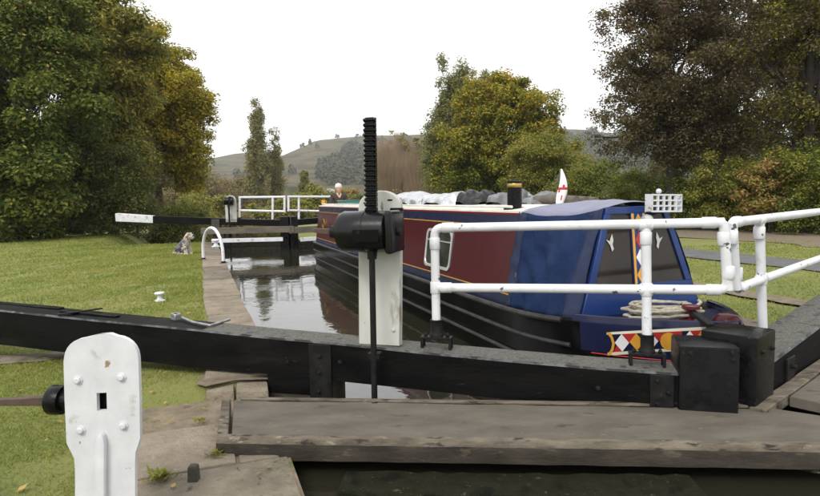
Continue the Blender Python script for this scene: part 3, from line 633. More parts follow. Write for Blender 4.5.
for a in aa:
    zt = btop(a); zb = float(np.interp(a, [q[0] for q in BEAM], [q[2] for q in BEAM])); w = .004*math.sin(a*3.1)
    rings.append([GL(a, 0+w, zb+.015), GL(a, -.0+w, zt-.015), GL(a, .018, zt+.002*math.sin(a*9)), GL(a, TK-.02, zt+.004), GL(a, TK, zt-.015), GL(a, TK, zb)])
mb.loft(rings); 
ob = mb.build('balance_beam', [M['beam'], M['beamtop'], M['edgewear']], gate, ang=30)
for p in ob.data.polygons:
    if .3 < p.normal.z <= .95: p.material_index = 2
    if p.normal.z > .95:
        c = ob.matrix_world @ p.center if False else Vector(p.center) + origin(gate)
        a = float((np.array(c[:2])-OL) @ EL)
        p.material_index = 1 if a < 4.1 else 0
# raised strips and strap on the tail of the beam
for (x0, y0, x1, y1, bb) in [(-60, 301, 62, 310, .26), (62, 309, 118, 315, .17)]:
    a0, a1 = gl(x0, y0, bb)[0], gl(x1, y1, bb)[0]; mb = MB(); mb.bar(GL(a0, bb, btop(a0)+.012), GL(a1, bb, btop(a1)+.012), .07, .02); mb.build('top_batten', M['black'], gate, bevel=.004)
a0 = gl(74, 313, .1)[0]; mb = MB(); mb.bar(GL(a0+.10, -.005, btop(a0)+.022), GL(a0-.12, TK+.01, btop(a0)+.026), .055, .012)
mb.build('beam_strap', M['iron'], gate, bevel=.003)
# iron strap at the heel, bolts
def bolt(P, nrm, parent, r=.014, h=.016, mat='iron', name='bolt'):
    mb = MB(); mb.lathe([(r*1.5, 0), (r*1.5, .004), (r, .005), (r, h), (r*.7, h+.004)], P, nrm, 8); return mb.build(name, M[mat], parent)
nf = np.append(-NL, 0)
def plate(x0, x1, yt, yb, bolts, b=0.):
    a0, a1 = gl(x0, yt)[0], gl(x1, yt)[0]; ac = (a0+a1)/2; zt = gl(x0, yt)[1]; zb = gl(x0, yb)[1]
    mb = MB(); mb.box(GL(ac, b-.008, (zt+zb)/2), np.append(EL*abs(a0-a1)/2, 0), np.append(NL*.007, 0), (0, 0, (zt-zb)/2)); mb.build('iron_strap', M['iron'], gate, bevel=.003)
    for bx, by in bolts:
        a, z = gl(bx, by); bolt(GL(a, b-.015, z), nf, gate)
plate(309, 331, 343.5, 398, [(320, 356), (320, 372), (320, 391)])
plate(650, 674, 374, 407, [(657, 380), (657, 403), (668, 392)])
for bx, by in [(288, 362), (340, 362), (696, 396), (712, 404), (598, 388)]:
    a, z = gl(bx, by); bolt(GL(a, -.002, z), nf, gate)
# heel post and planking below the beam
a0, a1 = gl(332, 390)[0], gl(268, 390)[0]; zb_ = gl(268, 374)[1]
mb = MB(); mb.box(GL((a0+a1)/2, .17, (zb_-1.9)/2+.02), np.append(EL*(a1-a0)/2, 0), np.append(NL*.155, 0), (0, 0, (zb_+1.9)/2)); mb.build('heel_post', M['oldwood'], gate, bevel=.015)
mb = MB(); zt_ = gl(300, 393)[1]; mb.box(GL((a0+a1)/2, .012, (zb_+zt_)/2), np.append(EL*(a1-a0)/2, 0), np.append(NL*.014, 0), (0, 0, abs(zb_-zt_)/2+.01)); mb.build('heel_plate', M['beam'], gate, bevel=.006)
k = 0; a = .1
while a < a0 - .1:
    mb = MB(); mb.box(GL(a+.11, .19, -1.15), np.append(EL*.106, 0), np.append(NL*(.03+.004*(k % 2)), 0), (0, 0, .84)); mb.build('gate_plank', M['oldwood'], gate, bevel=.006); a += .22; k += 1
# mitre post
def post_block(parent, G, x0, x1, ytf, name, back, b0=-.03, zbot=-1.9, plane=None, ybk=None):
    pass
aL, zt = gl(680, 346, -.045); aR, _ = gl(741, 346, -.045)
mb = MB(); mb.box(GL((aL+aR)/2, .15, (zt-1.9)/2), np.append(EL*(aL-aR)/2, 0), np.append(NL*.19, 0), (0, 0, (zt+1.9)/2)); mb.build('mitre_post', M['black'], gate, bevel=.018, seg=2)
for bx, by in [(690, 353), (732, 353), (733, 360)]:
    a, z = gl(bx, by, -.045); bolt(GL(a, -.042, z), nf, gate)
# handrail of white tube on iron feet
HB = TK*.5
def rp(x, y): return onp(x, y, OL + NL*HB, EL)
def elbow(p, c, q, r=.09, n=6):
    p, c, q = [np.array(k, float) for k in (p, c, q)]; d1 = (p-c)/np.linalg.norm(p-c); d2 = (q-c)/np.linalg.norm(q-c); A = c+d1*r; B = c+d2*r
    return [p] + [(1-f)**2*A + 2*f*(1-f)*c + f*f*B for f in np.linspace(0, 1, n)] + [q]
RR = .0365
rail = thing('handrail', None, None, GL(1, HB, btop(1))); rail.parent = gate; rail.location = rail.location - origin(gate)
def collar(mb, P, axis, r=RR*1.2, h=.10):
    ax = np.array(axis, float)/np.linalg.norm(axis); mb.lathe([(r*.9, -h/2), (r, -h/2+.006), (r, h/2-.006), (r*.9, h/2)], np.array(P)-0*ax, ax, 14)
p1b, p1t = rp(436.5, 330), rp(434.5, 228); tR = rp(724, 222.5); mL, mR = rp(435.5, 287.5), rp(728, 290)
mb = MB(); mb.tube(elbow(p1b, p1t, tR, .07), RR, 14); mb.tube(elbow(tR+(tR-p1t)*-.02, tR, mR, .05), RR, 14); mb.tube(elbow(tR, mR, mL, .07), RR, 14)
p2b, p2t = rp(647, 355), rp(646, 226.5); mb.tube([p2b, p2t], RR, 14)
mb.build('rail_tube', M['rail'], rail)
mb = MB(); dx = (tR-p1t)/np.linalg.norm(tR-p1t); up = np.array([0, 0, 1.])
p2m = rp(646.5, 289.5)
for P, ax in [(p1t+dx*.115, dx), (p1t-up*.13, up), (mL, up), (mL+dx*.09, dx), (rp(646, 224.7), dx), (p2t-up*.09, up), (p2m, up), (p2m, dx), (tR-dx*.10, dx), (mR-dx*.1, dx), (mR+up*.13, up), (tR-up*.12, up)]: mb = MB(); collar(mb, P, ax); mb.build('clamp', M['rail'], rail)
def foot(P, e, parent):
    """iron stirrup that straddles the beam"""
    e3 = np.append(e, 0)/np.linalg.norm(e); n3 = np.array([-e3[1], e3[0], 0]); mb = MB()
    mb.lathe([(.058, -.02), (.058, .02), (.05, .024), (.05, .125), (.053, .13), (.053, .14)], P, (0, 0, 1), 14)
    mb.box(np.array(P)-[0, 0, .015], e3*.135, n3*.045, (0, 0, .009))
    for sx in (-1, 1):
        for sy in (-1, 1): mb.box(np.array(P)+e3*.12*sx+n3*.035*sy-[0, 0, .06], e3*.012, n3*.009, (0, 0, .05))
        mb.lathe([(.017, 0), (.017, .02), (.01, .022), (.01, .032)], np.array(P)+e3*.095*sx-[0, 0, .006], (0, 0, 1), 6)
    return mb.build('rail_foot', M['iron'], parent, bevel=.002)
for Pb in (p1b, p2b):
    a = float((Pb[:2]-OL)@EL); foot(GL(a, HB, btop(a)+.108), EL, rail)
# paddle gear: white board, gear case, rack, rod, spindle
bz = .07
b0a, b0z = gl(358.5, 343, bz); b1a, _ = gl(400, 343, bz); bt = gl(378, 190.5, bz)[1]; sh = gl(378, 207, bz)[1]
ba = (b0a+b1a)/2; bw = abs(b0a-b1a)/2
lean = -.028   # the board tips slightly with the gate
def bp(x, b, z): return GL(ba + x - lean*(z-b0z)*-1, b, z)
gear = None
mb = MB(); prof = [(-bw, btop(ba)-.0), (bw, btop(ba)-.0)] + [(bw*math.cos(t), sh + (bt-sh)*math.sin(t)) for t in np.linspace(0, math.pi, 17)]
mb.prism([bp(x, bz, z) for x, z in prof], np.append(NL*.075, 0)); board = mb.build('paddle_board', M['board'], gate, bevel=.008)
mb = MB(); gz = gl(366, 231, -.05)[1]; gb = -.13
gx0 = gl(340, 231, gb)[0]; gx1 = gl(391, 231, gb)[0]; gc = (gx0+gx1)/2; gl_ = (gx0-gx1)/2
e3 = np.append(EL, 0)
mb.lathe([(.07, -gl_), (.15, -gl_+.012), (.168, -gl_+.03), (.168, -.02), (.173, -.015), (.173, .015), (.168, .02), (.168, gl_-.05), (.150, gl_-.012), (.10, gl_)], GL(gc, gb, gz), e3, 26)
case = mb.build('gear_case', M['gloss'], board)
mb = MB(); mb.box(GL(gx1+.0, bz-.02, gz+.01), e3*.055, np.append(NL*.02, 0), (0, 0, .175)); mb.build('back_plate', M['black'], board, bevel=.006)
mb = MB(); mb.box(GL(gx1-.025, gb+.02, gz-.0), e3*.03, np.append(NL*.19, 0), (0, 0, .17)); mb.build('end_flange', M['gloss'], board, bevel=.03, seg=3)
bolt(GL(gx1-.05, gb, gz), -e3, board, .035, .03)
mb = MB(); mb.box(GL(gc-.06, gb-.1655, gz-.025), e3*.11, np.append(NL*.006, 0), (0, 0, .05)); mb.build('gear_slot', M['dark'], board, bevel=.004)
mb = MB(); mb.lathe([(.075, 0), (.075, .03), (.052, .035), (.052, .075), (.04, .08)], GL(gx0, gb, gz), e3, 16); mb.build('spindle_collar', M['iron'], board)
mb = MB(); P0 = GL(gx0+.06, gb, gz); P1 = GL(gl(314, 230.5, gb)[0], gb, gz+.012)
mb.loft([[P + (np.array([0, 0, 1])*sy + np.append(NL, 0)*sx)*r for sx, sy in ((-1, -1), (1, -1), (1, 1), (-1, 1))] for P, r in ((P0, .026), (P1, .017))]); mb.build('spindle', M['rustsp'], board, bevel=.003)
# rack: flat bar with teeth
rb = -.16
ra, rt = gl(369.5, 117.5, rb); ra2, rz2 = gl(376, 480, rb)
def rk(z, dx=0, db=0.):
    f = (z-rt)/(rz2-rt); return GL(ra + (ra2-ra)*f + dx, rb+db, z)
zb = gz + .1
mb = MB(); mb.loft([[rk(z, sx*.034, sb*.02+.012) for sx, sb in ((-1, -1), (1, -1), (1, 1), (-1, 1))] for z in (zb-.3, rt)])
nt_ = 20; pz = (rt-zb-.02)/nt_
for i in range(nt_):
    z = zb + .02 + pz*(i+.5)
    mb.loft([[rk(z+pz*f, sx*.047, d) for sx in (-1, 1)] + [rk(z+pz*f, sx*.047, .03) for sx in (1, -1)] for f, d in ((-.46, .004), (-.14, -.026), (.14, -.026), (.46, .004))])
mb.build('toothed_rack', M['black'], board)
mb = MB(); mb.tube([rk(gz-.12), rk(-1.2)], .025, 10); mb.tube([rk(gz-.15), rk(gz-.22)], .038, 10); z_ = gl(375, 356, rb)[1]; mb.box(rk(z_, 0, .03), e3*.05, np.append(NL*.04, 0), (0, 0, .022)); mb.build('paddle_rod', M['iron'], board)
bolt(bp(-.13, bz, gl(395, 330, bz)[1]), nf, board, .012, .012, 'board')
for x_, y_ in ((366, 203), (390, 200)):
    a, z = gl(x_, y_, bz); mb = MB(); mb.box(GL(a, bz-.002, z), e3*.02, np.append(NL*.003, 0), (0, 0, .006)); mb.build('board_slot', M['dark'], board)

# ------------------------------------------------------------------ near gate: right leaf
PR = math.radians(41)
ER = np.array([math.cos(PR), math.sin(PR)]); NR = np.array([-math.sin(PR), math.cos(PR)]); 
_q = onp(757.5, 380, OL + NL*.10, EL); OR = _q[:2] - NR*(-.05)
def GR(a, b, z): q = OR + ER*a + NR*b; return np.array([q[0], q[1], z])
def gr(px, py, b=0.):
    P = onp(px, py, OR + NR*b, ER); return float((P[:2]-OR)@ER), P[2]
gate2 = thing('lock_gate', 'near black lock gate leaf whose beam runs off to the right edge', 'lock gate', GR(1.2, .16, -.6))
p0, p1 = gr(778, 358), gr(808, 335); sl_ = (p1[1]-p0[1])/(p1[0]-p0[0])
p0b, p1b_ = gr(778, 404), gr(808, 372); slb = (p1b_[1]-p0b[1])/(p1b_[0]-p0b[0])
def rtop(a): return p0[1] + max(min(sl_, .06), -.02)*(a-p0[0])
mb = MB(); mb.loft([[GR(a, 0, -.02+.02*a), GR(a, 0, rtop(a)-.015), GR(a, .02, rtop(a)), GR(a, .36, rtop(a)), GR(a, .38, rtop(a)-.015), GR(a, .38, -.02+.02*a)] for a in np.linspace(.02, 7.2, 30)])
ob = mb.build('balance_beam', [M['beam'], M['beamtop'], M['edgewear']], gate2, ang=30)
for p in ob.data.polygons:
    if .3 < p.normal.z <= .95: p.material_index = 2
    if p.normal.z > .95: p.material_index = 1
r0, z0_ = gr(716, 338, -.02); r1, _ = gr(776, 338, -.02)
bx = onz(716, 338, .55); 
mz = gr(776, 337, -.06)[1]
ac, wz = gr(757.5, 338, -.05); ad, _ = gr(776, 336, -.05)
mb = MB(); mb.box(GR((ac+ad)/2, .15, (wz-1.9)/2), np.append(ER*(ad-ac)/2, 0), np.append(NR*.20, 0), (0, 0, (wz+1.9)/2)); mb.build('mitre_post', M['black'], gate2, bevel=.018, seg=2)
for x_, y_ in ((762, 352), (772, 348)):
    a, z = gr(x_, y_, -.05); bolt(GR(a, -.05, z), np.append(-NR, 0), gate2)
nr_ = np.append(-NR, 0)
for (x_, yt_, yb_) in [(789, 352, 392)]:
    a, zt = gr(x_, yt_); zb2 = gr(x_, yb_)[1]
    mb = MB(); mb.box(GR(a, -.012, (zt+zb2)/2-.02), np.append(ER*.09, 0), np.append(NR*.012, 0), (0, 0, (zt-zb2)/2-.02)); mb.build('iron_strap', M['iron'], gate2, bevel=.004)
    for dz in (.06, -.10): bolt(GR(a, -.025, (zt+zb2)/2+dz), nr_, gate2, .02, .03)
k = 0; a = .25
while a < 3.0:
    mb = MB(); mb.box(GR(a+.11, .2, -1.1), np.append(ER*.106, 0), np.append(NR*(.03+.004*(k % 2)), 0), (0, 0, .84)); mb.build('gate_plank', M['oldwood'], gate2, bevel=.006); a += .22; k += 1
HBR = .17
def rr_(x, y): return onp(x, y, OR + NR*HBR, ER)
rail2 = thing('handrail', None, None, GR(1, HBR, rtop(1))); rail2.parent = gate2; rail2.location = rail2.location - origin(gate2)
tL, bL = rr_(732, 222.5), rr_(736, 289); tE, mE = rr_(808, 213.2), rr_(808, 263)
ext = lambda p, q, k: p + (q-p)*k
tE2, mE2 = ext(tL, tE, 2.6), ext(bL, mE, 2.6)
mb = MB(); mb.tube(elbow(tE2, tL, bL, .05), RR, 14); mb.tube(elbow(tL, bL, mE2, .06), RR, 14)
q0, q1 = rr_(759.5, 223), rr_(764, 328); q1[2] = rtop(float((q1[:2]-OR)@ER))
mb.tube([q0, q1], RR, 14); q2 = ext(tL, tE, 2.45); mb.tube([q2, q2-[0, 0, 1.3]], RR, 14); mb.tube([tE2, mE2], RR, 12)
mb.build('rail_tube', M['rail'], rail2)
mb = MB(); dr = (tE-tL)/np.linalg.norm(tE-tL)
qm = rr_(761.5, 278.5)
for P, ax in [(tL+dr*.1, dr), (tL-up*.11, up), (bL+up*.12, up), (bL+dr*.1, dr), (rr_(759.5, 220), dr), (q0-up*.08, up), (qm, up), (qm, dr)]: mb = MB(); collar(mb, P, ax); mb.build('clamp', M['rail'], rail2)
a = float((q1[:2]-OR)@ER); foot(GR(a, HBR, rtop(a)+.03), ER, rail2)

# ------------------------------------------------------------------ footbridge plank in front of the gate, lower timber
fb = thing('footbridge', 'wide worn grey brown plank footbridge in front of the near gate', 'footbridge', onz(500, 425, 0))
FL, FR = onz(217, 438, 0.), onz(808, 446, 0.); BLk, BRk = onz(222, 400, 0.), onz(757, 408, 0.)
fd = (FR-FL)/np.linalg.norm(FR-FL); bd = (BRk-BLk)/np.linalg.norm(BRk-BLk)
FR2 = FL + fd*5.2; BR2 = BLk + bd*4.22
i0 = FL + (BLk-FL)*.0
# two wide boards side by side, then the bull-nosed front timber and an end batten
def deckpiece(f0, f1, name, mat, z0=-.075, z1=0., l0=0.):
    mb = MB(); n = 22; rings = []
    for i in range(n+1):
        t_ = i/n; A = FL + (FR2-FL)*t_ + fd*l0*(1-t_); B = BLk + (BR2-BLk)*t_ + bd*l0*(1-t_)
        p = A + (B-A)*f0; q = A + (B-A)*f1; w = .003*math.sin(i*1.7+f0*9)
        rings.append([p+[0, 0, z0], q+[0, 0, z0], q+[0, 0, z1+w], p+[0, 0, z1-w]])
    mb.loft(rings); return mb.build(name, mat, fb, bevel=.006)
deckpiece(.085, .99, 'deck_board', M['deck'], l0=.10)
nrm = np.array([fd[1], -fd[0], 0.])
mb = MB(); rings = []
for i in range(41):
    t_ = i/40; P = FL + (FR2-FL)*t_; j = [random.uniform(-.005, .005) for _ in range(4)]; B = (BLk + (BR2-BLk)*t_ - P)*.078
    rings.append([P+nrm*(.012+j[0])+[0, 0, -.145], P+nrm*(.02+j[1])+[0, 0, -.03+j[1]], P+nrm*(.002+j[2])+[0, 0, .004+j[2]*.6], P+B+[0, 0, .006+j[3]*.5], P+B+[0, 0, -.145]])
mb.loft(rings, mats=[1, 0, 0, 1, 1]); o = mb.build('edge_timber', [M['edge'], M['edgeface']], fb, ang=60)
mb = MB(); mb.prism([FL+fd*.0+(BLk-FL)*.09+[0, 0, -.07], FL+fd*.075+(BLk-FL)*.09+[0, 0, -.07], BLk+bd*.075+[0, 0, -.07], BLk+[0, 0, -.07]], (0, 0, .082)); mb.build('end_batten', M['edge'], fb, bevel=.008)
mb = MB(); mb.prism([BLk+bd*.15+[0, 0, -.005], BLk+bd*4.2+[0, 0, -.005], BLk+bd*4.2+np.append(NL*.06, 0)+[0, 0, -.005], BLk+bd*.15+np.append(NL*.04, 0)+[0, 0, -.005]], (0, 0, .022)); mb.build('back_strip', M['edge'], fb, bevel=.006)
# second footboard on the right leaf
fb2 = thing('footbridge', 'grey footboard in the bottom right corner beside the right gate leaf', 'footbridge', GR(1.5, -.5, 0))
mb = MB(); mb.loft([[GR(a, -.86, -.07), GR(a, -.14, -.07), GR(a, -.14, .012), GR(a, -.86, .012)] for a in np.linspace(.42, 4.5, 9)]); mb.build('deck_board', M['deck'], fb2, bevel=.006)
mb = MB(); mb.loft([[GR(a, -.13, -.07), GR(a, -.012, -.07), GR(a, -.012, .02+random.uniform(-.006, .006)), GR(a, -.13, .022+random.uniform(-.006, .006))] for a in np.linspace(-.05, 4.5, 16)]); mb.build('edge_timber', M['edge'], fb2, bevel=.008)
mb = MB(); mb.loft([[GR(a, -1.0, -.14), GR(a, -.87, -.14), GR(a, -.87, .014), GR(a, -1.0, .014)] for a in np.linspace(.62, 4.5, 9)]); mb.build('edge_timber', M['edge'], fb2, bevel=.008)
# lower mossy timber under the bridge
LA, LB = onz(345, 470, -.20), onz(690, 474, -.20); ld = (LB-LA)/np.linalg.norm(LB-LA); ln = np.array([ld[1], -ld[0], 0])
lt = thing('gate_sill_timber', 'mossy dark timber lying low under the near footbridge', 'timber', (LA+LB)/2+[0, 0, -.2])
mb = MB(); mb.loft([[p+[0, 0, -.35], p+[0, 0, random.uniform(-.01, .01)], p+ln*.30+[0, 0, random.uniform(-.015, .015)], p+ln*.30+[0, 0, -.35]] for p in [LA + (LB-LA)*t_ for t_ in np.linspace(0, 1, 24)]]); mb.build('timber', M['moss'], lt, bevel=.012)
# ------------------------------------------------------------------ ground paddle stand, near left
S0 = ony(103, 408, 2.9); sy = 2.9
def sp(x, y, dy=0.): return ony(x, y, sy+dy) if dy == 0 else ony(x, y, sy) + np.array([0, dy, 0])
stand = thing('paddle_stand', 'white round shouldered iron paddle stand in the left foreground', 'paddle stand', [S0[0], sy, 0])
out = [(75, 560), (75, 470), (74, 458), (69.5, 449), (66.5, 443), (64.5, 400), (63.5, 362)] + [(64+21*(1-math.cos(t)), 359-21*math.sin(t)) for t in np.linspace(.1, 1.5, 7)] + [(100, 334), (110, 333.5)] + [(138-23*(1-math.cos(t)), 358-22*math.sin(t)) for t in np.linspace(1.5, .1, 7)] + [(138.5, 364), (139.5, 400), (140, 438), (138, 445), (135.5, 452), (135, 462), (135, 560)]
H = [(96.5, 393), (106.5, 392.5), (107, 410.5), (97, 411)]
mb = MB(); o1 = [sp(x, y) for x, y in out]; h1 = [sp(x, y) for x, y in H]; dd = np.array([0, .028, 0])
def ringfaces(mb, shift):
    # plate with a square hole: two halves meeting above and below the hole
    n = len(out); top = [i for i in range(n)]
    it = min(range(n), key=lambda i: abs(out[i][0]-101)+max(0, out[i][1]-340)*9)
    left = out[:it+1]; right = out[it:]
    polyL = [(102, 560)] + left + [(101.5, 392.8), H[0], H[3], (102, 410.8)]
    polyR = right + [(102, 560), (102, 410.8), H[2], H[1], (101.5, 392.8)]
    for pl in (polyL, polyR): mb.prism([sp(x, y)+shift for x, y in pl], dd)
ringfaces(mb, np.zeros(3))
bmesh.ops.remove_doubles(mb.bm, verts=mb.bm.verts, dist=.0004)
mb.build('face_plate', M['white'], stand, ang=35)
mb = MB(); mb.prism([sp(x, y) for x, y in [(98.5, 560), (98.5, 440), (100, 434), (103, 431.5), (106, 434), (107.5, 440), (107.5, 560)]], (0, -.035, 0)); mb.build('rib', M['white'], stand, bevel=.006, seg=2)
for x, y in ((78, 380), (121.5, 377), (81, 430), (123.5, 425.5)): bolt(sp(x, y)+[0, 0, 0], (0, -1, 0), stand, .017, .014, 'white')
mb = MB(); c = sp(102, 404); mb.abox(c+[0, .14, 0], .10, .14, .12); mb.abox(c+[-.06, .12, .02], .20, .13, .24); mb.build('gear_case', M['black'], stand, bevel=.02, seg=2)
c = ony(66, 400, sy+.12); ax = np.array([-1, .05, .03]); mb = MB(); mb.lathe([(.055, -.06), (.055, .01), (.075, .012), (.078, .03), (.078, .075), (.07, .085), (.03, .09)], c, ax, 22); mb.build('spindle_hub', M['black'], stand)
mb = MB(); c2 = ony(49, 400, sy+.12); c3 = ony(-22, 402.5, sy+.12)
mb.loft([[P + (np.array([0, 0, 1])*sy_ + np.array([0, 1, 0])*sx)*r for sx, sy_ in ((-1, -1), (1, -1), (1, 1), (-1, 1))] for P, r in ((c2, .024), (c3, .014))]); mb.build('spindle', M['rustsp'], stand, bevel=.003)
mb = MB(); c = np.array([S0[0], sy+.1, .02]); mb.abox(c+[-.02, .05, -.10], .2, .14, .05); mb.build('base_plate', M['iron'], stand, bevel=.01)

# windlass lying on the beam
def bt_pt(x, y, lift=.0):
    a, _ = gl(x, y); P = onz(x, y, btop(a)+lift)
    for _ in range(3):
        a = float((P[:2]-OL)@EL); P = onz(x, y, btop(a)+lift)
    return P
wl = thing('windlass', 'small steel lock windlass lying on the black beam', 'windlass', bt_pt(200, 322))
p0, p1, p2, p3 = bt_pt(182, 317.5, .03), bt_pt(193, 322, .022), bt_pt(210, 325.5, .02), bt_pt(229.5, 319.5, .02)
mb = MB(); mb.tube([p0, p1, p1*.3+p2*.7, p2, p2*.75+p3*.25, p3], [.014, .013, .0125, .0125, .0125, .0135], 10); mb.build('handle', M['steel'], wl)
q = bt_pt(176, 316.5, .03); dq = (p1-q)/np.linalg.norm(p1-q); nq = np.array([-dq[1], dq[0], 0]); mb = MB()
for sgn in (-1, 1): mb.box(q+nq*.027*sgn, dq*.042, nq*.008, (0, 0, .032))
for sgn in (-1, 1): mb.box(q+dq*.036*sgn, dq*.008, nq*.034, (0, 0, .032))
mb.build('socket', M['steel'], wl, bevel=.004)

# mooring bollards, ladder hoop, peg, weeds
def bollard(P, s, label, mats='white'):
    t = thing('mooring_bollard', label, 'bollard', P, 'white mooring bollards')
    mb = MB(); mb.lathe([(.13*s, 0), (.13*s, .02*s), (.075*s, .04*s), (.055*s, .08*s), (.055*s, .15*s)], P, (0, 0, 1), 18); mb.build('stem', M['white'], t)
    mb = MB(); mb.lathe([(.06*s, .15*s), (.11*s, .165*s), (.12*s, .19*s), (.11*s, .215*s), (.05*s, .225*s)], P, (0, 0, 1), 18); mb.build('cap', M['white'], t)
bollard(onz(160, 301, 0), .68, 'low white mushroom bollard in the lawn behind the beam')
bollard(onz(216, 247, 0.02), 1.25, 'white bollard half hidden behind the white ladder hoop')
hp = thing('ladder_hoop', 'white arched grab rail standing on the lock side coping', 'grab rail', onz(213, 261, 0))
l0, l1 = onz(203.5, 259.5, .03), onz(223.5, 263, .03); zt = .92; pts = [l0]
mid = (l0+l1)/2; hx_ = (l1-l0)/2
hz_ = zt - np.linalg.norm(hx_)
pts += [np.array([*(mid - hx_*math.cos(t))[:2], hz_*1. + np.linalg.norm(hx_)*1.0*math.sin(t)]) for t in np.linspace(0, math.pi, 15)] + [l1]
mb = MB(); mb.tube(pts, .042, 12); mb.build('hoop', M['rail'], hp)
for P in (l0, l1): mb = MB(); mb.lathe([(.10, 0), (.10, .012), (.055, .014), (.055, .05)], P, (0, 0, 1), 14); mb.build('foot', M['iron'], hp)
P = onz(194, 480, -.11); mb = MB(); mb.loft([[P+[sx*w, sy*w, z] for sx, sy in ((-1, -1), (1, -1), (1, 1), (-1, 1))] for z, w in ((-.05, .032), (.09, .027), (.1, .02))]); tag(mb.build('wooden_peg', M['oldwood'], bevel=.004), 'short grey wooden peg standing in the flagstones', 'peg')
def weed(P, lab, s=1, n=34):
    rng = np.random.default_rng(int(abs(P[0]*100))); a = rng.uniform(0, 6.28, n); l_ = rng.uniform(.03, .085, n)*s; e = np.stack([np.cos(a), np.sin(a), rng.uniform(.25, 1.1, n)], 1)*l_[:, None]
    sd = np.stack([-np.sin(a), np.cos(a), 0*a], 1)*.012*s; Q = P + rng.normal(0, .035*s, (n, 3))*[1, 1, 0]
    co = np.stack([Q, Q+e*.5-sd, Q+e, Q+e*.5+sd], 1).reshape(-1, 3)
    tag(npmesh('weed', co, 4, n, [M['l_bush']], loc=P), lab, 'weed', 'weeds in the stone joints')
weed(onz(200, 421, -.095), 'small green weed growing between flagstones left of the footbridge', .6)
weed(onz(245, 393, -.095), 'weed at the end of the footbridge', .6)
weed(onz(160, 478, -.095), 'grassy weed tuft beside the wooden peg', .9, 70)
weed(onz(216, 455, -.1), 'weed sprouting at the corner of the footbridge edge', .8)

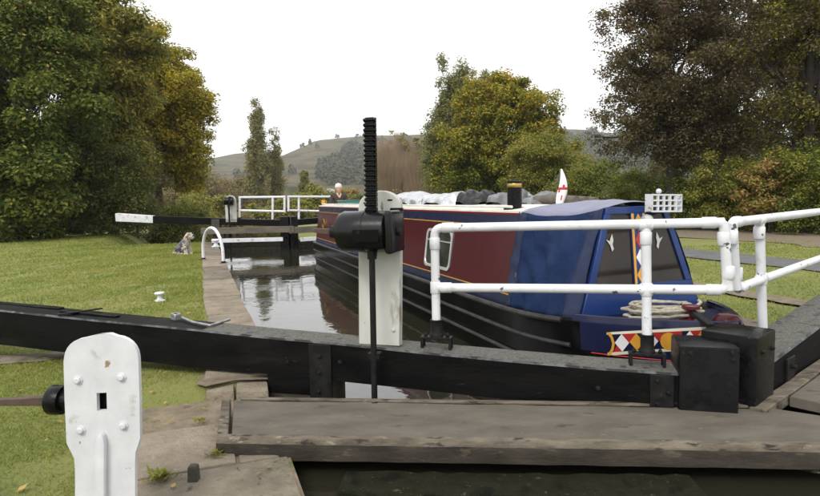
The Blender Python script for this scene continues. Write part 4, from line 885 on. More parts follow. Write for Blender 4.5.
# ------------------------------------------------------------------ far gate
uF, vF = UV(onz(290, 249, WATER)); 
def far_leaf(side, label):
    """side -1 left leaf, +1 right leaf"""
    m0 = W(uF, vF, 0)[:2]; sl2 = .30
    e = (DU*side + DV*sl2); e = e/np.linalg.norm(e); n = np.array([-e[1], e[0]])*(1 if side > 0 else -1)   # n points away from the camera
    def G(a, b, z): q = m0 + e*a + n*b; return np.array([q[0], q[1], z])
    def g(px, py, b=0.):
        P = onp(px, py, m0+n*b, e); return float((P[:2]-m0)@e), P[2]
    t = thing('lock_gate', label, 'lock gate', G(1.4, .15, -.6), 'far pair of lock gates')
    if side < 0:
        a_t, z_t = g(115, 213.5); _, z_b = g(115, 221.5); a_w, z_w = g(152.5, 216); _, z_wb = g(152.5, 223.2); a_m, z_m = g(277, 220.5); z_mb = g(277, 226.5)[1]
        def rg(a, zt, zb): return [G(a, 0, zb), G(a, 0, zt), G(a, .3, zt+.01), G(a, .3, zb)]
        mb = MB(); mb.loft([rg(a_w, z_w, z_wb), rg((a_w+a_m)/2, (z_w+z_m)/2, (z_wb+z_mb)/2), rg(0.1, z_m, z_mb)]); mb.build('balance_beam', M['beam'], t, bevel=.012)
        mb = MB(); mb.loft([rg(a_t, z_t, z_b), rg(a_w-.005, z_w, z_wb)]); mb.build('beam_tip', M['white'], t, bevel=.012)
    else:
        z_m, z_mb = [np.interp(0, [0], [q]) for q in (far_leaf.zm, far_leaf.zmb)]
        mb = MB(); mb.loft([[G(a, 0, z_mb+.03*a), G(a, 0, z_m+.04*a), G(a, .3, z_m+.04*a), G(a, .3, z_mb+.03*a)] for a in (.1, 3.2, 7)]); mb.build('balance_beam', M['beam'], t, bevel=.012)
    z_m, z_mb = float(z_m), float(z_mb)
    if side < 0: far_leaf.zm, far_leaf.zmb = z_m, z_mb
    mb = MB(); mb.box(G(.17, .1, (z_m+.08-2)/2), np.append(e*.16, 0), np.append(n*.2, 0), (0, 0, (z_m+.08+2)/2+.06)); mb.build('mitre_post', M['black'], t, bevel=.015)
    fz = z_mb-.05
    for k in range(2): mb = MB(); mb.box(G(1.35, -.12-.26*k, fz-.05), np.append(e*1.55, 0), np.append(n*.125, 0), (0, 0, .035)); mb.build('foot_plank', M['brownwood'], t, bevel=.008)
    et, eb = g(270 if side < 0 else 302, 226.5, -.55)[1], g(270 if side < 0 else 302, 233, -.55)[1]
    mb = MB(); mb.box(G(1.45, -.53, (et+eb)/2), np.append(e*1.7, 0), np.append(n*.04, 0), (0, 0, (et-eb)/2)); mb.build('edge_timber', M['brownwood'], t, bevel=.012)
    pt_, pb_ = g(270 if side < 0 else 302, 237.5, -.62)[1], g(270 if side < 0 else 302, 241.5, -.62)[1]
    mb = MB(); mb.box(G(1.45, -.62, (pt_+pb_)/2), np.append(e*1.3, 0), np.append(n*.035, 0), (0, 0, (pt_-pb_)/2)); mb.build('bright_strip', M['white'], t, bevel=.008)  # added pale bar standing in for a bright strip of water
    # gate body: top rail and planks
    mb = MB(); mb.box(G(1.45, .12, -.02), np.append(e*1.35, 0), np.append(n*.14, 0), (0, 0, .09)); mb.build('top_rail', M['oldwood'], t, bevel=.012)
    mb = MB(); mb.box(G(2.75, .12, -.5), np.append(e*.15, 0), np.append(n*.16, 0), (0, 0, 1.45)); mb.build('heel_post', M['oldwood'], t, bevel=.012)
    for k in range(12): mb = MB(); mb.box(G(.3+.2*k+.1, .05, -1.2), np.append(e*.096, 0), np.append(n*(.03+.004*(k % 2)), 0), (0, 0, 1.1)); mb.build('gate_plank', M['oldwood'], t, bevel=.005)
    rl = thing('handrail', None, None, G(1.4, .15, z_m)); rl.parent = t; rl.location = rl.location - origin(t)
    R2 = .045
    def pt(x, y): return onp(x, y, m0+n*.15, e)
    if side < 0:
        A = [pt(239.5, 220), pt(239.8, 197.5), pt(284.5, 197), pt(284.5, 211.5), pt(239.8, 210.5)]; ex = [(pt(272.5, 222), pt(272.8, 197))]
    else:
        A = [pt(330, 211.5), pt(288.5, 210.5), pt(288.5, 196.8), pt(330, 196.8)]; ex = [(pt(298.8, 222), pt(298.8, 197))]; 
    mb = MB()
    for p, q in zip(A, A[1:]): mb.tube([p, q], R2, 10)
    for p, q in ex: mb.tube([p, q], R2, 10)
    for p in A: mb.lathe([(R2*.6, -R2), (R2*1.1, -R2*.6), (R2*1.1, R2*.6), (R2*.6, R2)], p, (0, 0, 1), 8)
    mb.build('rail_tube', M['rail'], rl)
    mb = MB()
    for p in ([A[0]] if side < 0 else []) + [q[0] for q in ex]: mb.lathe([(.07, -.1), (.07, .08), (.06, .1)], p, (0, 0, 1), 10)
    mb.build('rail_foot', M['iron'], rl)
    if side < 0:
        pa, pz0 = g(231.5, 222, .02); w0 = abs(g(226, 210)[0]-g(237, 210)[0])/2; ztp = g(231, 195.3)[1]
        mb = MB(); pr = [(-w0, pz0), (w0, pz0)] + [(w0*math.cos(q), ztp-w0+w0*math.sin(q)) for q in np.linspace(0, math.pi, 11)]
        mb.prism([G(pa+x, .0, z) for x, z in pr], np.append(n*.08, 0)); bd_ = mb.build('paddle_board', M['board'], t)
        ga, gz_ = g(229, 201, -.12); mb = MB(); mb.lathe([(.08, -.17), (.15, -.15), (.15, .15), (.08, .17)], G(ga, -.12, gz_), np.append(e, 0), 16); mb.box(G(ga-.05, -.1, gz_), np.append(e*.03, 0), np.append(n*.17, 0), (0, 0, .17)); mb.build('gear_case', M['black'], bd_)
        mb = MB(); mb.tube([G(ga, -.2, gz_+.1), G(ga, -.2, -.9)], .035, 8); mb.build('paddle_rod', M['iron'], bd_)
    return t
far_leaf(-1, 'far black gate leaf with white tipped balance beam over the lawn')
far_leaf(1, 'far black gate leaf on the right partly behind the boat stern')

# ------------------------------------------------------------------ the narrowboat
UC, VS, LEN = 4.12, 3.42, 14.3
def hw(s):
    if s < 2: h = 1.04*(1-(1-max(s, 0)/2)**2.2)
    else: h = 1.04
    if s > LEN-1.3: k = (s-(LEN-1.3))/1.3; h = 1.04*max(0., 1-k**2.6)**.5
    return h
def gz_s(s): return .385 + .10*max(0, 1-s/2.6)**1.6
def BP(s, y, z):
    """s metres aft of the stem, y to the near side, z up"""
    return W(UC - y, VS + s, z)
boat = thing('narrowboat', 'maroon and navy narrowboat with blue canvas bow cover lying in the lock', 'boat', BP(7, 0, -.6))
SS = list(np.linspace(0, 2, 22)) + list(np.linspace(2.3, LEN-1.3, 24)) + list(LEN-1.3+1.3*np.sin(np.linspace(.12, 1, 10)*math.pi/2))
mb = MB(); mats = None; rings = []
for s in SS:
    h = max(hw(s), .015); g_ = gz_s(s)
    half = [(h-.05, g_), (h, g_-.01), (h, g_-.07), (h-.015, .13+.6*(g_-.385)), (h-.03, -.1), (h*.97-.05 if h > .1 else h*.5, -.5)]
    rings.append([BP(s, y, z) for y, z in half] + [BP(s, -y, z) for y, z in half[::-1]])
mb.loft(rings, caps=True)
ob = mb.build('hull', [M['hull'], M['navy']], boat, ang=35)
og = np.array(origin(boat))
for p in ob.data.polygons:
    c = np.array(p.center)+og; u, v_ = UV(c); s = v_-VS
    if s < 1.0 and c[2] > .12: p.material_index = 1
def strake(z, s0, s1, r, mat, name='rubbing_strake', off=.004, zs=0.):
    for sg in (1, -1):
        pts = [BP(s, sg*(hw(s)-.012+off), z + zs*max(0, 1-s/2.6)**1.6) for s in SS if s0 <= s <= s1]; mb = MB(); mb.tube(pts, r, 8); mb.build(name, M[mat], boat)
strake(.372, 1.2, LEN, .03, 'strake', zs=.1); strake(.16, 1.05, LEN, .022, 'strake', zs=.05); strake(-.06, .9, LEN, .022, 'strake')
strake(.105, .06, .98, .006, 'red', 'red_line', .0, .08)
# side deck and foredeck
mb = MB(); mb.loft([[BP(s, max(hw(s)-.045, .01), gz_s(s)-.004), BP(s, -max(hw(s)-.045, .01), gz_s(s)-.004)] for s in SS], closed=False, caps=False); ob = mb.build('deck', [M['navy']], boat)
# bow bulwark: navy board with cream top line
for sg in (1, -1):
    mb = MB(); mb.loft([[BP(s, sg*(hw(s)-.02), gz_s(s)-.03), BP(s, sg*(hw(s)-.035), gz_s(s)+.055), BP(s, sg*max(hw(s)-.075, .0), gz_s(s)+.055), BP(s, sg*max(hw(s)-.07, 0), gz_s(s)-.02)] for s in np.linspace(.06, 1.15, 18)]); mb.build('bow_rail', M['navy'], boat, bevel=.008)
# painted panel on the near bow, each colour a thin coat
def hull_xy(px, py):
    lo, hi = .02, 2.0
    for _ in range(40):
        m = (lo+hi)/2; x = topx(BP(m, hw(m), .25))[0]
        if x > px: lo = m
        else: hi = m
    s = (lo+hi)/2; P = BP(s, hw(s), .25); d = ray(px, py); t_ = np.linalg.norm(P[:2])/np.linalg.norm(d[:2]); return s, EYE + d[2]*t_
def coat(polys, mat, off, name):
    for poly in polys:
        mb = MB(); pts = []
        for (x0, y0), (x1, y1) in zip(poly, poly[1:]+poly[:1]):
            n = max(1, int(abs(x1-x0)/4))
            for k in range(n):
                f = k/n; s, z = hull_xy(x0+(x1-x0)*f, y0+(y1-y0)*f); pts.append(BP(s, hull_y(s, z)+off, z))
        mb.poly(pts); bmesh.ops.triangulate(mb.bm, faces=mb.bm.faces); mb.build(name, M[mat], boat, smooth=False)
def hull_y(s, z):
    h = hw(s); g_ = gz_s(s); zz = [-.5, -.1, .13+.6*(g_-.385), g_-.07, g_+.1]; yy = [h*.97-.05, h-.03, h-.015, h, h]; return float(np.interp(z, zz, yy))
def yl(x, y0, y1, xa=607, xb=742): return y0 + (y1-y0)*(x-xa)/(xb-xa)
T0 = lambda x: yl(x, 332.2, 324.5); T1 = lambda x: yl(x, 334.6, 328); B0 = lambda x: yl(x, 352.6, 343.5); B1 = lambda x: yl(x, 355.6, 346.5)
xe = 728
xs_ = list(np.linspace(607, xe, 14))
coat([[(x, T0(x)) for x in xs_] + [(x, T1(x)) for x in xs_[::-1]], [(x, B0(x)) for x in xs_] + [(x, B1(x)) for x in xs_[::-1]]], 'cream', .007, 'cream_border')
coat([[(607, T0(607)), (611, 338), (612.4, 343.5), (611, 349), (606.5, B1(607)), (609.5, B1(609)), (613.5, 350), (615, 343.5), (613.5, 337), (611, T0(611))]], 'orange', .010, 'orange_crescent')
def dia(cx, w): return [(cx-w, (T1(cx)+B0(cx))/2), (cx, T1(cx)), (cx+w, (T1(cx)+B0(cx))/2), (cx, B0(cx))]
coat([dia(622, 7.2), dia(651.5, 7.0)], 'pwhite', .008, 'white_diamond'); coat([dia(636.8, 7.2)], 'orange', .008, 'orange_diamond')
up_t = lambda a, b: [(a, T1(a)), (b, T1(b)), ((a+b)/2, (T1(a)+B0(a))/2)]
dn_t = lambda a, b: [(a, B0(a)), (b, B0(b)), ((a+b)/2, (T1(a)+B0(a))/2)]
coat([up_t(622.5, 636.5), dn_t(607+6, 621.5), up_t(652, 666), [(666, T1(666)), (682, T1(682)), (682, B0(682)), (672, B0(672)), (666, B0(666)-6)]], 'red', .006, 'red_triangle')
coat([[(669+8.6*math.cos(t)*.98, 341.2-8.6*math.sin(t)*1.02) for t in np.linspace(0, 2*math.pi, 18, endpoint=False)]], 'orange', .010, 'orange_disc')
coat([dia(690, 6.5), dia(714, 5)], 'pwhite', .008, 'white_diamond'); coat([up_t(690, 702)], 'red', .006, 'red_triangle'); coat([dia(702, 6)], 'orange', .008, 'orange_diamond')
# cabin
S0c, S1c = 2.12, LEN-.85
rowz = [(.385, .94), (.50, .925), (.513, .923), (1.245, .825), (1.258, .823), (1.385, .807), (1.41, .822), (1.432, .82), (1.46, .6), (1.485, 0.)]
rowm = [1, 2, 0, 2, 1, 4, 3, 3, 3]
half = [(y, z) for z, y in rowz]
secY = half + [(-y, z) for y, z in half[-2::-1]]
matsL = rowm + rowm[::-1] + [3]
mb = MB(); ssc = np.linspace(S0c, S1c, 30)
mb.loft([[BP(s, y, z) for y, z in secY] for s in ssc], mats=matsL)
mb.build('cabin', [M['maroon'], M['navy'], M['gold'], M['roof'], M['red']], boat, ang=25)
def cab_y(z): return float(np.interp(z, [q[0] for q in rowz[:6]], [q[1] for q in rowz[:6]]))
for sg in (1,):
    mb = MB(); mb.tube([BP(s, sg*.76, 1.475) for s in np.linspace(S0c+.3, S1c-.2, 20)], .016, 8); mb.build('grab_rail', M['roof'], boat)
# windows with rounded frames
def rrect(cx, cz, w, h, r, n=5):
    o = []
    for qx, qz, a0 in ((1, 1, 0), (-1, 1, 1), (-1, -1, 2), (1, -1, 3)):
        for k in range(n): t_ = (a0 + k/(n-1))*math.pi/2; o.append((cx+qx*(w/2-r)+r*math.cos(t_), cz+qz*(h/2-r)+r*math.sin(t_)))
    return o
def window(s, w, h, zc):
    def loop(k, off): return [BP(x, cab_y(z)+off, z) for x, z in rrect(s, zc, w*1.-k, h-k, .09)]
    mb = MB(); R_ = [loop(0, .002), loop(0, .016), loop(.07, .018), loop(.08, .004)]; mb.loft(R_, caps=False); fr = mb.build('window', M['alu'], boat)
    mb = MB(); mb.poly(loop(.075, .006)); mb.build('pane', M['cabinglass'], fr, smooth=False)
    mb = MB(); mb.bar(BP(s, cab_y(zc+h*.2)+.012, zc+h*.2), BP(s+.001+w/2-.03, cab_y(zc+h*.2)+.012, zc+h*.2), .012, .016); mb.bar(BP(s-w/2+.03, cab_y(zc+h*.2)+.012, zc+h*.2), BP(s, cab_y(zc+h*.2)+.012, zc+h*.2), .012, .016); mb.build('glazing_bar', M['alu'], fr)
def s_on(px, y, z): 
    P = onp(px, 240, W(UC-y, 0), DV); return UV(P)[1]-VS
sw0, sw1 = s_on(426.5, .87, .85), s_on(452, .87, .85)
window((sw0+sw1)/2, abs(sw0-sw1), .56, .86)
window(s_on(372, .87, .85), 1.1, .56, .86)
for px_ in (324.5,):
    s = s_on(px_, .87, .9); mb = MB(); c = BP(s, cab_y(.93)+.004, .93); nn = BP(0, 1, 0)-BP(0, 0, 0); mb.lathe([(.15, 0), (.15, .03), (.11, .03), (.11, .012)], c, nn, 20); pf = mb.build('porthole', M['brass'], boat)
    mb = MB(); mb.lathe([(.108, .0), (.108, .014)], c, nn, 20); mb.build('pane', M['glass'], pf)
# stern: hatch slide, tiller
mb = MB(); mb.box(BP(LEN-1.9, 0, 1.50), np.append(DV*.4, 0), np.append(DU*.38, 0), (0, 0, .03)); mb.build('hatch_slide', M['navy'], boat, bevel=.01)
mb = MB(); mb.tube([BP(LEN-.25, 0, .3), BP(LEN-.25, 0, .95), BP(LEN-.35, 0, 1.15), BP(LEN-1.2, .05, 1.28)], [.03, .03, .025, .018], 10); mb.build('tiller', M['brass'], boat)
# cratch board with windows
SB = 1.16
def cr(yn, zn, off=0.): return BP(SB + .10*(zn-.45)-off, yn, zn)
ztop, zbot = 1.47, .42; wt, wb = .37, .735
def cy(z): return wb + (wt-wb)*(z-zbot)/(ztop-zbot)
def quad_prism(mb, pts, th): mb.prism([cr(y, z) for y, z in pts], BP(th, 0, 0)-BP(0, 0, 0))
cb = None
mb = MB()
zs, ze = .70, 1.40    # window opening band
for pts in ([(-cy(zbot), zbot), (cy(zbot), zbot), (cy(zs), zs), (-cy(zs), zs)], [(-cy(ze), ze), (cy(ze), ze), (cy(ztop), ztop), (-cy(ztop), ztop)],
            [(cy(zs), zs), (cy(zs)-.075, zs), (cy(ze)-.07, ze), (cy(ze), ze)], [(-cy(zs), zs), (-cy(ze), ze), (-cy(ze)+.07, ze), (-cy(zs)+.075, zs)], [(.085, zs), (-.085, zs), (-.085, ze), (.085, ze)]):
    quad_prism(mb, pts, .045)
cb = mb.build('cratch_board', M['blue'], boat, bevel=.003)
for sg in (1, -1):
    mb = MB(); mb.prism([cr(y, z, -.02) for y, z in [(sg*.086, zs), (sg*(cy(zs)-.076), zs), (sg*(cy(ze)-.071), ze), (sg*.086, ze)]], BP(.008, 0, 0)-BP(0, 0, 0)); mb.build('pane', M['glass'], cb)
# painted diamonds on the centre post
mb = MB(); mb.prism([cr(y, z, .003) for y, z in [(.083, zs+.0), (.055, zs), (.055, ze), (.083, ze)]], BP(.003, 0, 0)-BP(0, 0, 0)); mb.prism([cr(y, z, .003) for y, z in [(-.083, zs+.0), (-.055, zs), (-.055, ze), (-.083, ze)]], BP(.003, 0, 0)-BP(0, 0, 0)); mb.build('orange_edge', M['orange'], cb, smooth=False)
dz = (ze-zs)/4
for k, mm in enumerate(['orange', 'pwhite', 'red', 'orange']):
    zc = zs+dz*(k+.5); mb = MB(); mb.prism([cr(y, z, .004) for y, z in [(.0, zc-dz*.48), (.052, zc), (0, zc+dz*.48), (-.052, zc)]], BP(.003, 0, 0)-BP(0, 0, 0)); mb.build('painted_diamond', M[mm], cb, smooth=False)
# white bird stickers in the panes
def bird(yc, zc, k):
    P = [(0, -.10), (.025, -.03), (.09, .04), (.03, .02), (.015, .055), (-.015, .10), (-.03, .03), (-.012, -.02), (-.03, -.07)]
    mb = MB(); mb.prism([cr(yc+a*k*.75, zc+b_*abs(k)*.9, -.008) for a, b_ in P], BP(.003, 0, 0)-BP(0, 0, 0)); mb.build('bird_sticker', M['board'], cb, smooth=False)
bird(.33, 1.12, .95); bird(-.24, 1.12, -.95)
# lettering strip and lamp under the top
mb = MB(); c = cr(-.03, 1.335, .08); mb.lathe([(.02, -.05), (.04, -.04), (.058, 0), (.05, .04), (.02, .055)], c, BP(-1, 0, 0)-BP(0, 0, 0), 16); mb.build('headlamp', M['alu'], cb)
# canvas cover: side sheets and paler roof sheet with sky sheen in its colour
def cover_side(sg):
    n, m = 26, 22; rows_ = []
    for i in range(n+1):
        f = i/n; s = 2.20 - (2.20-SB-.02)*f; row = []
        zt_ = 1.425*(1-f) + 1.46*f - .065*math.sin(f*math.pi)**.8; yt = .815*(1-f) + (wt+.012)*f; zb2 = .375 + .0*f + .03*f + .012*math.sin(f*9); yb = .985*(1-f) + (wb+.05)*f
        if f > .3: yb += .05*math.sin((f-.3)/.7*math.pi)
        for j in range(m+1):
            g_ = j/m; z = zt_*(1-g_)+zb2*g_; y = yt*(1-g_)+yb*g_
            wv = .016*math.sin(f*27-g_*13+2.5*math.sin(g_*5+f*3))*(.3+g_)+ .012*math.sin(g_*16+f*11)*math.sin(f*math.pi) + .010*math.sin(f*31-g_*9+2*math.sin(g_*4))*math.sin(g_*math.pi) + .018*math.sin(f*19+g_*5)*math.sin(g_*math.pi*.9)*(.4+g_) + .012*math.sin(f*7-g_*11)*math.sin(f*math.pi) + .035*math.sin(f*math.pi)*math.sin(g_*math.pi)
            ss_ = s + .10*(z-.45)*f*1.0 - .05*(1-f)*(1-g_)
            row.append(BP(ss_, sg*(y+wv), z))
        rows_.append(row)
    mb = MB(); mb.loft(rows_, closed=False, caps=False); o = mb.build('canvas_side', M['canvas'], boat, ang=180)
    md = o.modifiers.new('thickness', 'SOLIDIFY'); md.thickness = .004
    # binding strips at both ends
    for i0_, i1_ in ((0, 3), (n-3, n)):
        mb = MB(); mb.loft([[p + (BP(0, sg*.006, .002)-BP(0, 0, 0)) for p in rows_[i]] for i in range(i0_, i1_+1)], closed=False, caps=False); o2 = mb.build('canvas_binding', M['binding'], o, ang=180); md = o2.modifiers.new('thickness', 'SOLIDIFY'); md.thickness = .003
    return rows_
ra_ = cover_side(1); rb_ = cover_side(-1)
mb = MB(); rows_ = []
for i in range(len(ra_)):
    f = i/(len(ra_)-1); a, b = ra_[i][0], rb_[i][0]; row = []
    for k in range(13):
        g_ = k/12; P = a*(1-g_)+b*g_; cam_ = (.085*(1-f)+.05*f + .09*math.sin(f*math.pi)**.8)*math.sin(g_*math.pi)**.8; row.append(P + [0, 0, cam_+.004+.004*math.sin(f*17+g_*8)])
    rows_.append(row)
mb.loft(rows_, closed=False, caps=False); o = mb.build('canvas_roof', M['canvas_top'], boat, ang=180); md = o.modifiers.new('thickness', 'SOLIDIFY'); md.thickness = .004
# deck fittings at the bow
mb = MB(); P = BP(.52, .05, gz_s(.5)); mb.lathe([(.09, 0), (.09, .02), (.04, .03), (.04, .11), (.075, .115), (.075, .14), (.03, .15)], P, (0, 0, 1), 16); mb.build('bow_stud', pm('maroon_iron', (.11, .012, .018), None, 6, .3), boat)
mb = MB(); mb.lathe([(.12, -.08), (.115, .02), (.09, .06), (.05, .078), (0, .082)], BP(.20, -.02, gz_s(.1)+.02), (0, 0, 1), 18); mb.build('bow_fender', M['maroon'], boat)
mb = MB(); mb.bar(BP(.75, -.1, gz_s(.7)+.10), BP(.05, .32, gz_s(.1)+.05), .06, .04); mb.build('stem_bar', M['iron'], boat, bevel=.006)

# things lying on the boat (free to lift off)
def roof_at(px, y=0.):
    P = onp(px, 205, W(UC-y, 0), DV); s = UV(P)[1]-VS; return s
def blob(name, mat, label, cat, s, y, ls, wy, h, seed, z=1.462, extra=None, crumple=.22):
    """a sheet thrown over a lumpy load: a draped, creased height field with a ragged hem"""
    rng = np.random.default_rng(seed); n, m = 46, 30; K = 9
    fr = rng.normal(0, 1, (K, 2))*np.array([3.2, 2.6])*np.linspace(1, 2.0, K)[:, None]; ph = rng.uniform(0, 6.28, K); am = 1/np.linspace(1, 2.6, K)
    mb = MB(); rows_ = []
    for i in range(n+1):
        a = i/n*2-1; row = []
        for j in range(m+1):
            b = j/m*2-1; hem = 1 + .05*math.sin(a*9+ph[0]) + .05*math.sin(b*8+ph[1])
            e = (abs(a)**4 + abs(b)**3.2)
            hh = max(0., 1-e*.93)**.55
            cr_ = sum(am[k]*(1-2*abs(math.sin(fr[k, 0]*a + fr[k, 1]*b + ph[k]))) for k in range(K))/K
            lump = .80 + .2*math.sin(a*3.1+ph[2])*math.cos(b*1.7+ph[3])
            zz = z + .012 + h*hh*lump*(1 + crumple*1.9*cr_)
            row.append(BP(s + a*hem*ls/2 + .02*crumple*cr_, y + b*hem*wy/2 + .10*crumple*cr_, max(zz, z+.006)))
        rows_.append(row)
    mb.loft(rows_, closed=False, caps=False)
    mb.loft([[np.array([*p[:2], z+.002]) for p in (rows_[0][0], rows_[0][-1])], [np.array([*p[:2], z+.002]) for p in (rows_[-1][0], rows_[-1][-1])]], closed=False, caps=False)
    o = mb.build(name, mat, None, ang=50); tag(o, label, cat); return o
s0_, s1_ = roof_at(468, .1), roof_at(436, .1); s2_ = roof_at(409, .1)
blob('foil_cover', M['foil'], 'long crumpled silver sheet covering a load on the boat roof', 'tarpaulin', (s1_+s2_)/2, .15, abs(s1_-s2_)+.5, .85, .27, 3)
blob('foil_cover', M['foil'], 'shorter silver sheet against the black bag on the boat roof', 'tarpaulin', (s0_+s1_)/2, .12, abs(s0_-s1_)+.1, .75, .26, 4)
s3_ = roof_at(494, 0)
blob('black_bag', M['bin'], 'lumpy black sack on the roof between silver and grey sheets', 'bag', (s0_+s3_)/2+.1, .05, abs(s0_-s3_)*.75, .6, .27, 5, crumple=.3)
s4_ = roof_at(520, 0); s5_ = roof_at(537, 0)
blob('grey_tarpaulin', M['greytarp'], 'folded grey sheet left of the black chimney', 'tarpaulin', (s3_+s4_)/2+.05, -.1, abs(s3_-s4_)*1.0, .55, .25, 6)
blob('grey_tarpaulin', M['greytarp'], 'grey and black folded sheet right of the black chimney', 'tarpaulin', (s4_+s5_)/2, -.25, abs(s4_-s5_)*1.3, .5, .2, 7, crumple=.3)
blob('dark_sack', M['greytarp'], 'dark sack at the stern end of the long silver sheet', 'bag', s2_+.75, .1, .8, .6, .2, 8)
lg = roof_at(548, 0)
for k in range(3):
    mb = MB(); y0_ = -.12-.14*k; P0 = BP(lg-.42, y0_, 1.53-.01*k); P1 = BP(lg+.40, y0_+.05, 1.545-.01*k); mb.tube([P0, P0*.5+P1*.5+[0, 0, .008], P1], [.055, .06, .05], 9)
    tag(mb.build('log', M['palebark']), ['small log on the boat roof nearest the camera beside the flag', 'small log in the middle of the three on the boat roof', 'small log on the far side of the three on the boat roof'][k], 'log', 'logs on the boat roof')
cs = roof_at(514.5, .64); ch = thing('chimney', 'black boat chimney with brass band near its top', 'chimney', BP(cs, .64, 1.45))
cpz = ony(514.5, 181, BP(cs, .64, 0)[1])[2]
c = BP(cs, .64, 1.44); hh = cpz-1.44
mb = MB(); mb.lathe([(.13, 0), (.13, .02), (.085, .03), (.084, hh-.002), (.07, hh)], c, (0, 0, 1), 20); mb.build('pipe', M['black'], ch)
mb = MB(); mb.lathe([(.0865, hh-.075), (.0885, hh-.07), (.0885, hh-.035), (.0865, hh-.03)], c, (0, 0, 1), 20); mb.build('brass_band', M['brass'], ch)
# flag
fs = roof_at(560, 0); P0 = BP(fs, 0, 1.45); zt = ony(560, 169, P0[1])[2]
fl = thing('flag', 'furled white flag with red cross on a short pole', 'flag', P0)
mb = MB(); mb.tube([P0, np.array([P0[0], P0[1], zt])], .009, 8); mb.build('pole', M['palebark'], fl)
mb = MB(); rings = []; n = 18; hF = (zt-P0[2])*.96
for i in range(15):
    f = i/14; z = zt - hF*f; r = .010 + .046*math.sin(min(1, f*1.1)*math.pi*.60)*(1 - .35*max(0, f-.75)*4)
    rings.append([np.array([P0[0]+.012+.022*math.sin(f*4.2)+r*(1+.25*math.cos(3*t_+f*2))*math.cos(t_), P0[1]+r*.6*(1+.25*math.sin(4*t_))*math.sin(t_), z]) for t_ in np.linspace(0, 2*math.pi, n, endpoint=False)])
mb.loft(rings); ob = mb.build('cloth', [M['pwhite'], M['red']], fl, ang=180)
for p in ob.data.polygons:
    z = p.center.z/hF; t_ = math.atan2(p.center.y, p.center.x-.012)
    q = z + .03*math.sin(t_*2)
    if .46 < q < .55 or (abs(t_+1.75) < .24 and (q < .34 or .55 < q < .76)): p.material_index = 1
# basket above the cratch
bk = thing('plastic_basket', 'white slotted plastic basket standing on top of the cratch board', 'basket', cr(-.2, 1.49, -.05))
bo = np.array(cr(-.02, 1.40, .16)); x0, x1 = onp(652, 200, bo, DU), onp(682, 200, bo, DU); zt = onp(666, 194.5, bo, DU)[2]; zb_ = onp(666, 211, bo, DU)[2]; zb_ = zb_ + 0
ux = (x1-x0); wd = np.linalg.norm(ux); ux = ux/wd
def bslab(za, zb, a0, a1, off, th): mb.box(x0*[1, 1, 0] + ux*(a0+a1)/2 + np.append(DV*off, 0) + [0, 0, (za+zb)/2], ux*(a1-a0)/2, np.append(DV*th, 0), (0, 0, (zb-za)/2))
mb = MB()
for off in (0, .09):
    for k in range(4): z = zb_ + (zt-zb_)*k/3; bslab(z-.008, z+.008, 0, wd, off, .006)
    for k in range(6): a = wd*k/5; bslab(zb_+.008, zt-.008, max(0, a-.01), min(wd, a+.01), off, .0055)
for a in (0, wd-.012):
    mb.box(x0*[1, 1, 0] + ux*(a+.006) + np.append(DV*.045, 0) + [0, 0, (zb_+zt)/2], ux*.006, np.append(DV*.040, 0), (0, 0, (zt-zb_)/2))
mb.box(x0*[1, 1, 0] + ux*wd/2 + np.append(DV*.045, 0) + [0, 0, zb_+.004], ux*(wd/2-.013), np.append(DV*.038, 0), (0, 0, .003))
mb.build('basket', M['white'], bk)
mb = MB(); mb.lathe([(.0, 0), (.022, .008), (.028, .028), (.018, .048), (0, .054)], (x0+ux*wd*.33)*[1, 1, 0]+np.append(DV*.045, 0)+[0, 0, zt+.006], (0, 0, 1), 12); mb.build('knob', M['white'], bk)
# rope coil
rp_ = []; Pc = BP(.78, .12, gz_s(.7)+.03); rng = np.random.default_rng(9)
for i in range(150):
    t_ = i/150*2*math.pi*6; r = .26 + .05*math.sin(t_*.37) + .02*rng.normal(); rp_.append(Pc + np.append(DU*r*1.15*math.cos(t_) + DV*r*.8*math.sin(t_), .012+i*.0006+.012*math.sin(t_*1.7)))
mb = MB(); mb.tube(rp_, .014, 7); tag(mb.build('rope', M['rope']), 'loose coil of pale rope on the boat foredeck', 'rope')
# teal tray on stern roof
P = BP(LEN-2.9, .35, 1.475); mb = MB(); mb.box(P+[0, 0, .04], np.append(DV*.5, 0), np.append(DU*.26, 0), (0, 0, .04)); mb.box(P+[0, 0, .092], np.append(DV*.52, 0), np.append(DU*.28, 0), (0, 0, .01)); tag(mb.build('plastic_tray', M['teal'], bevel=.012), 'flat teal box lying on the stern end of the roof', 'box')

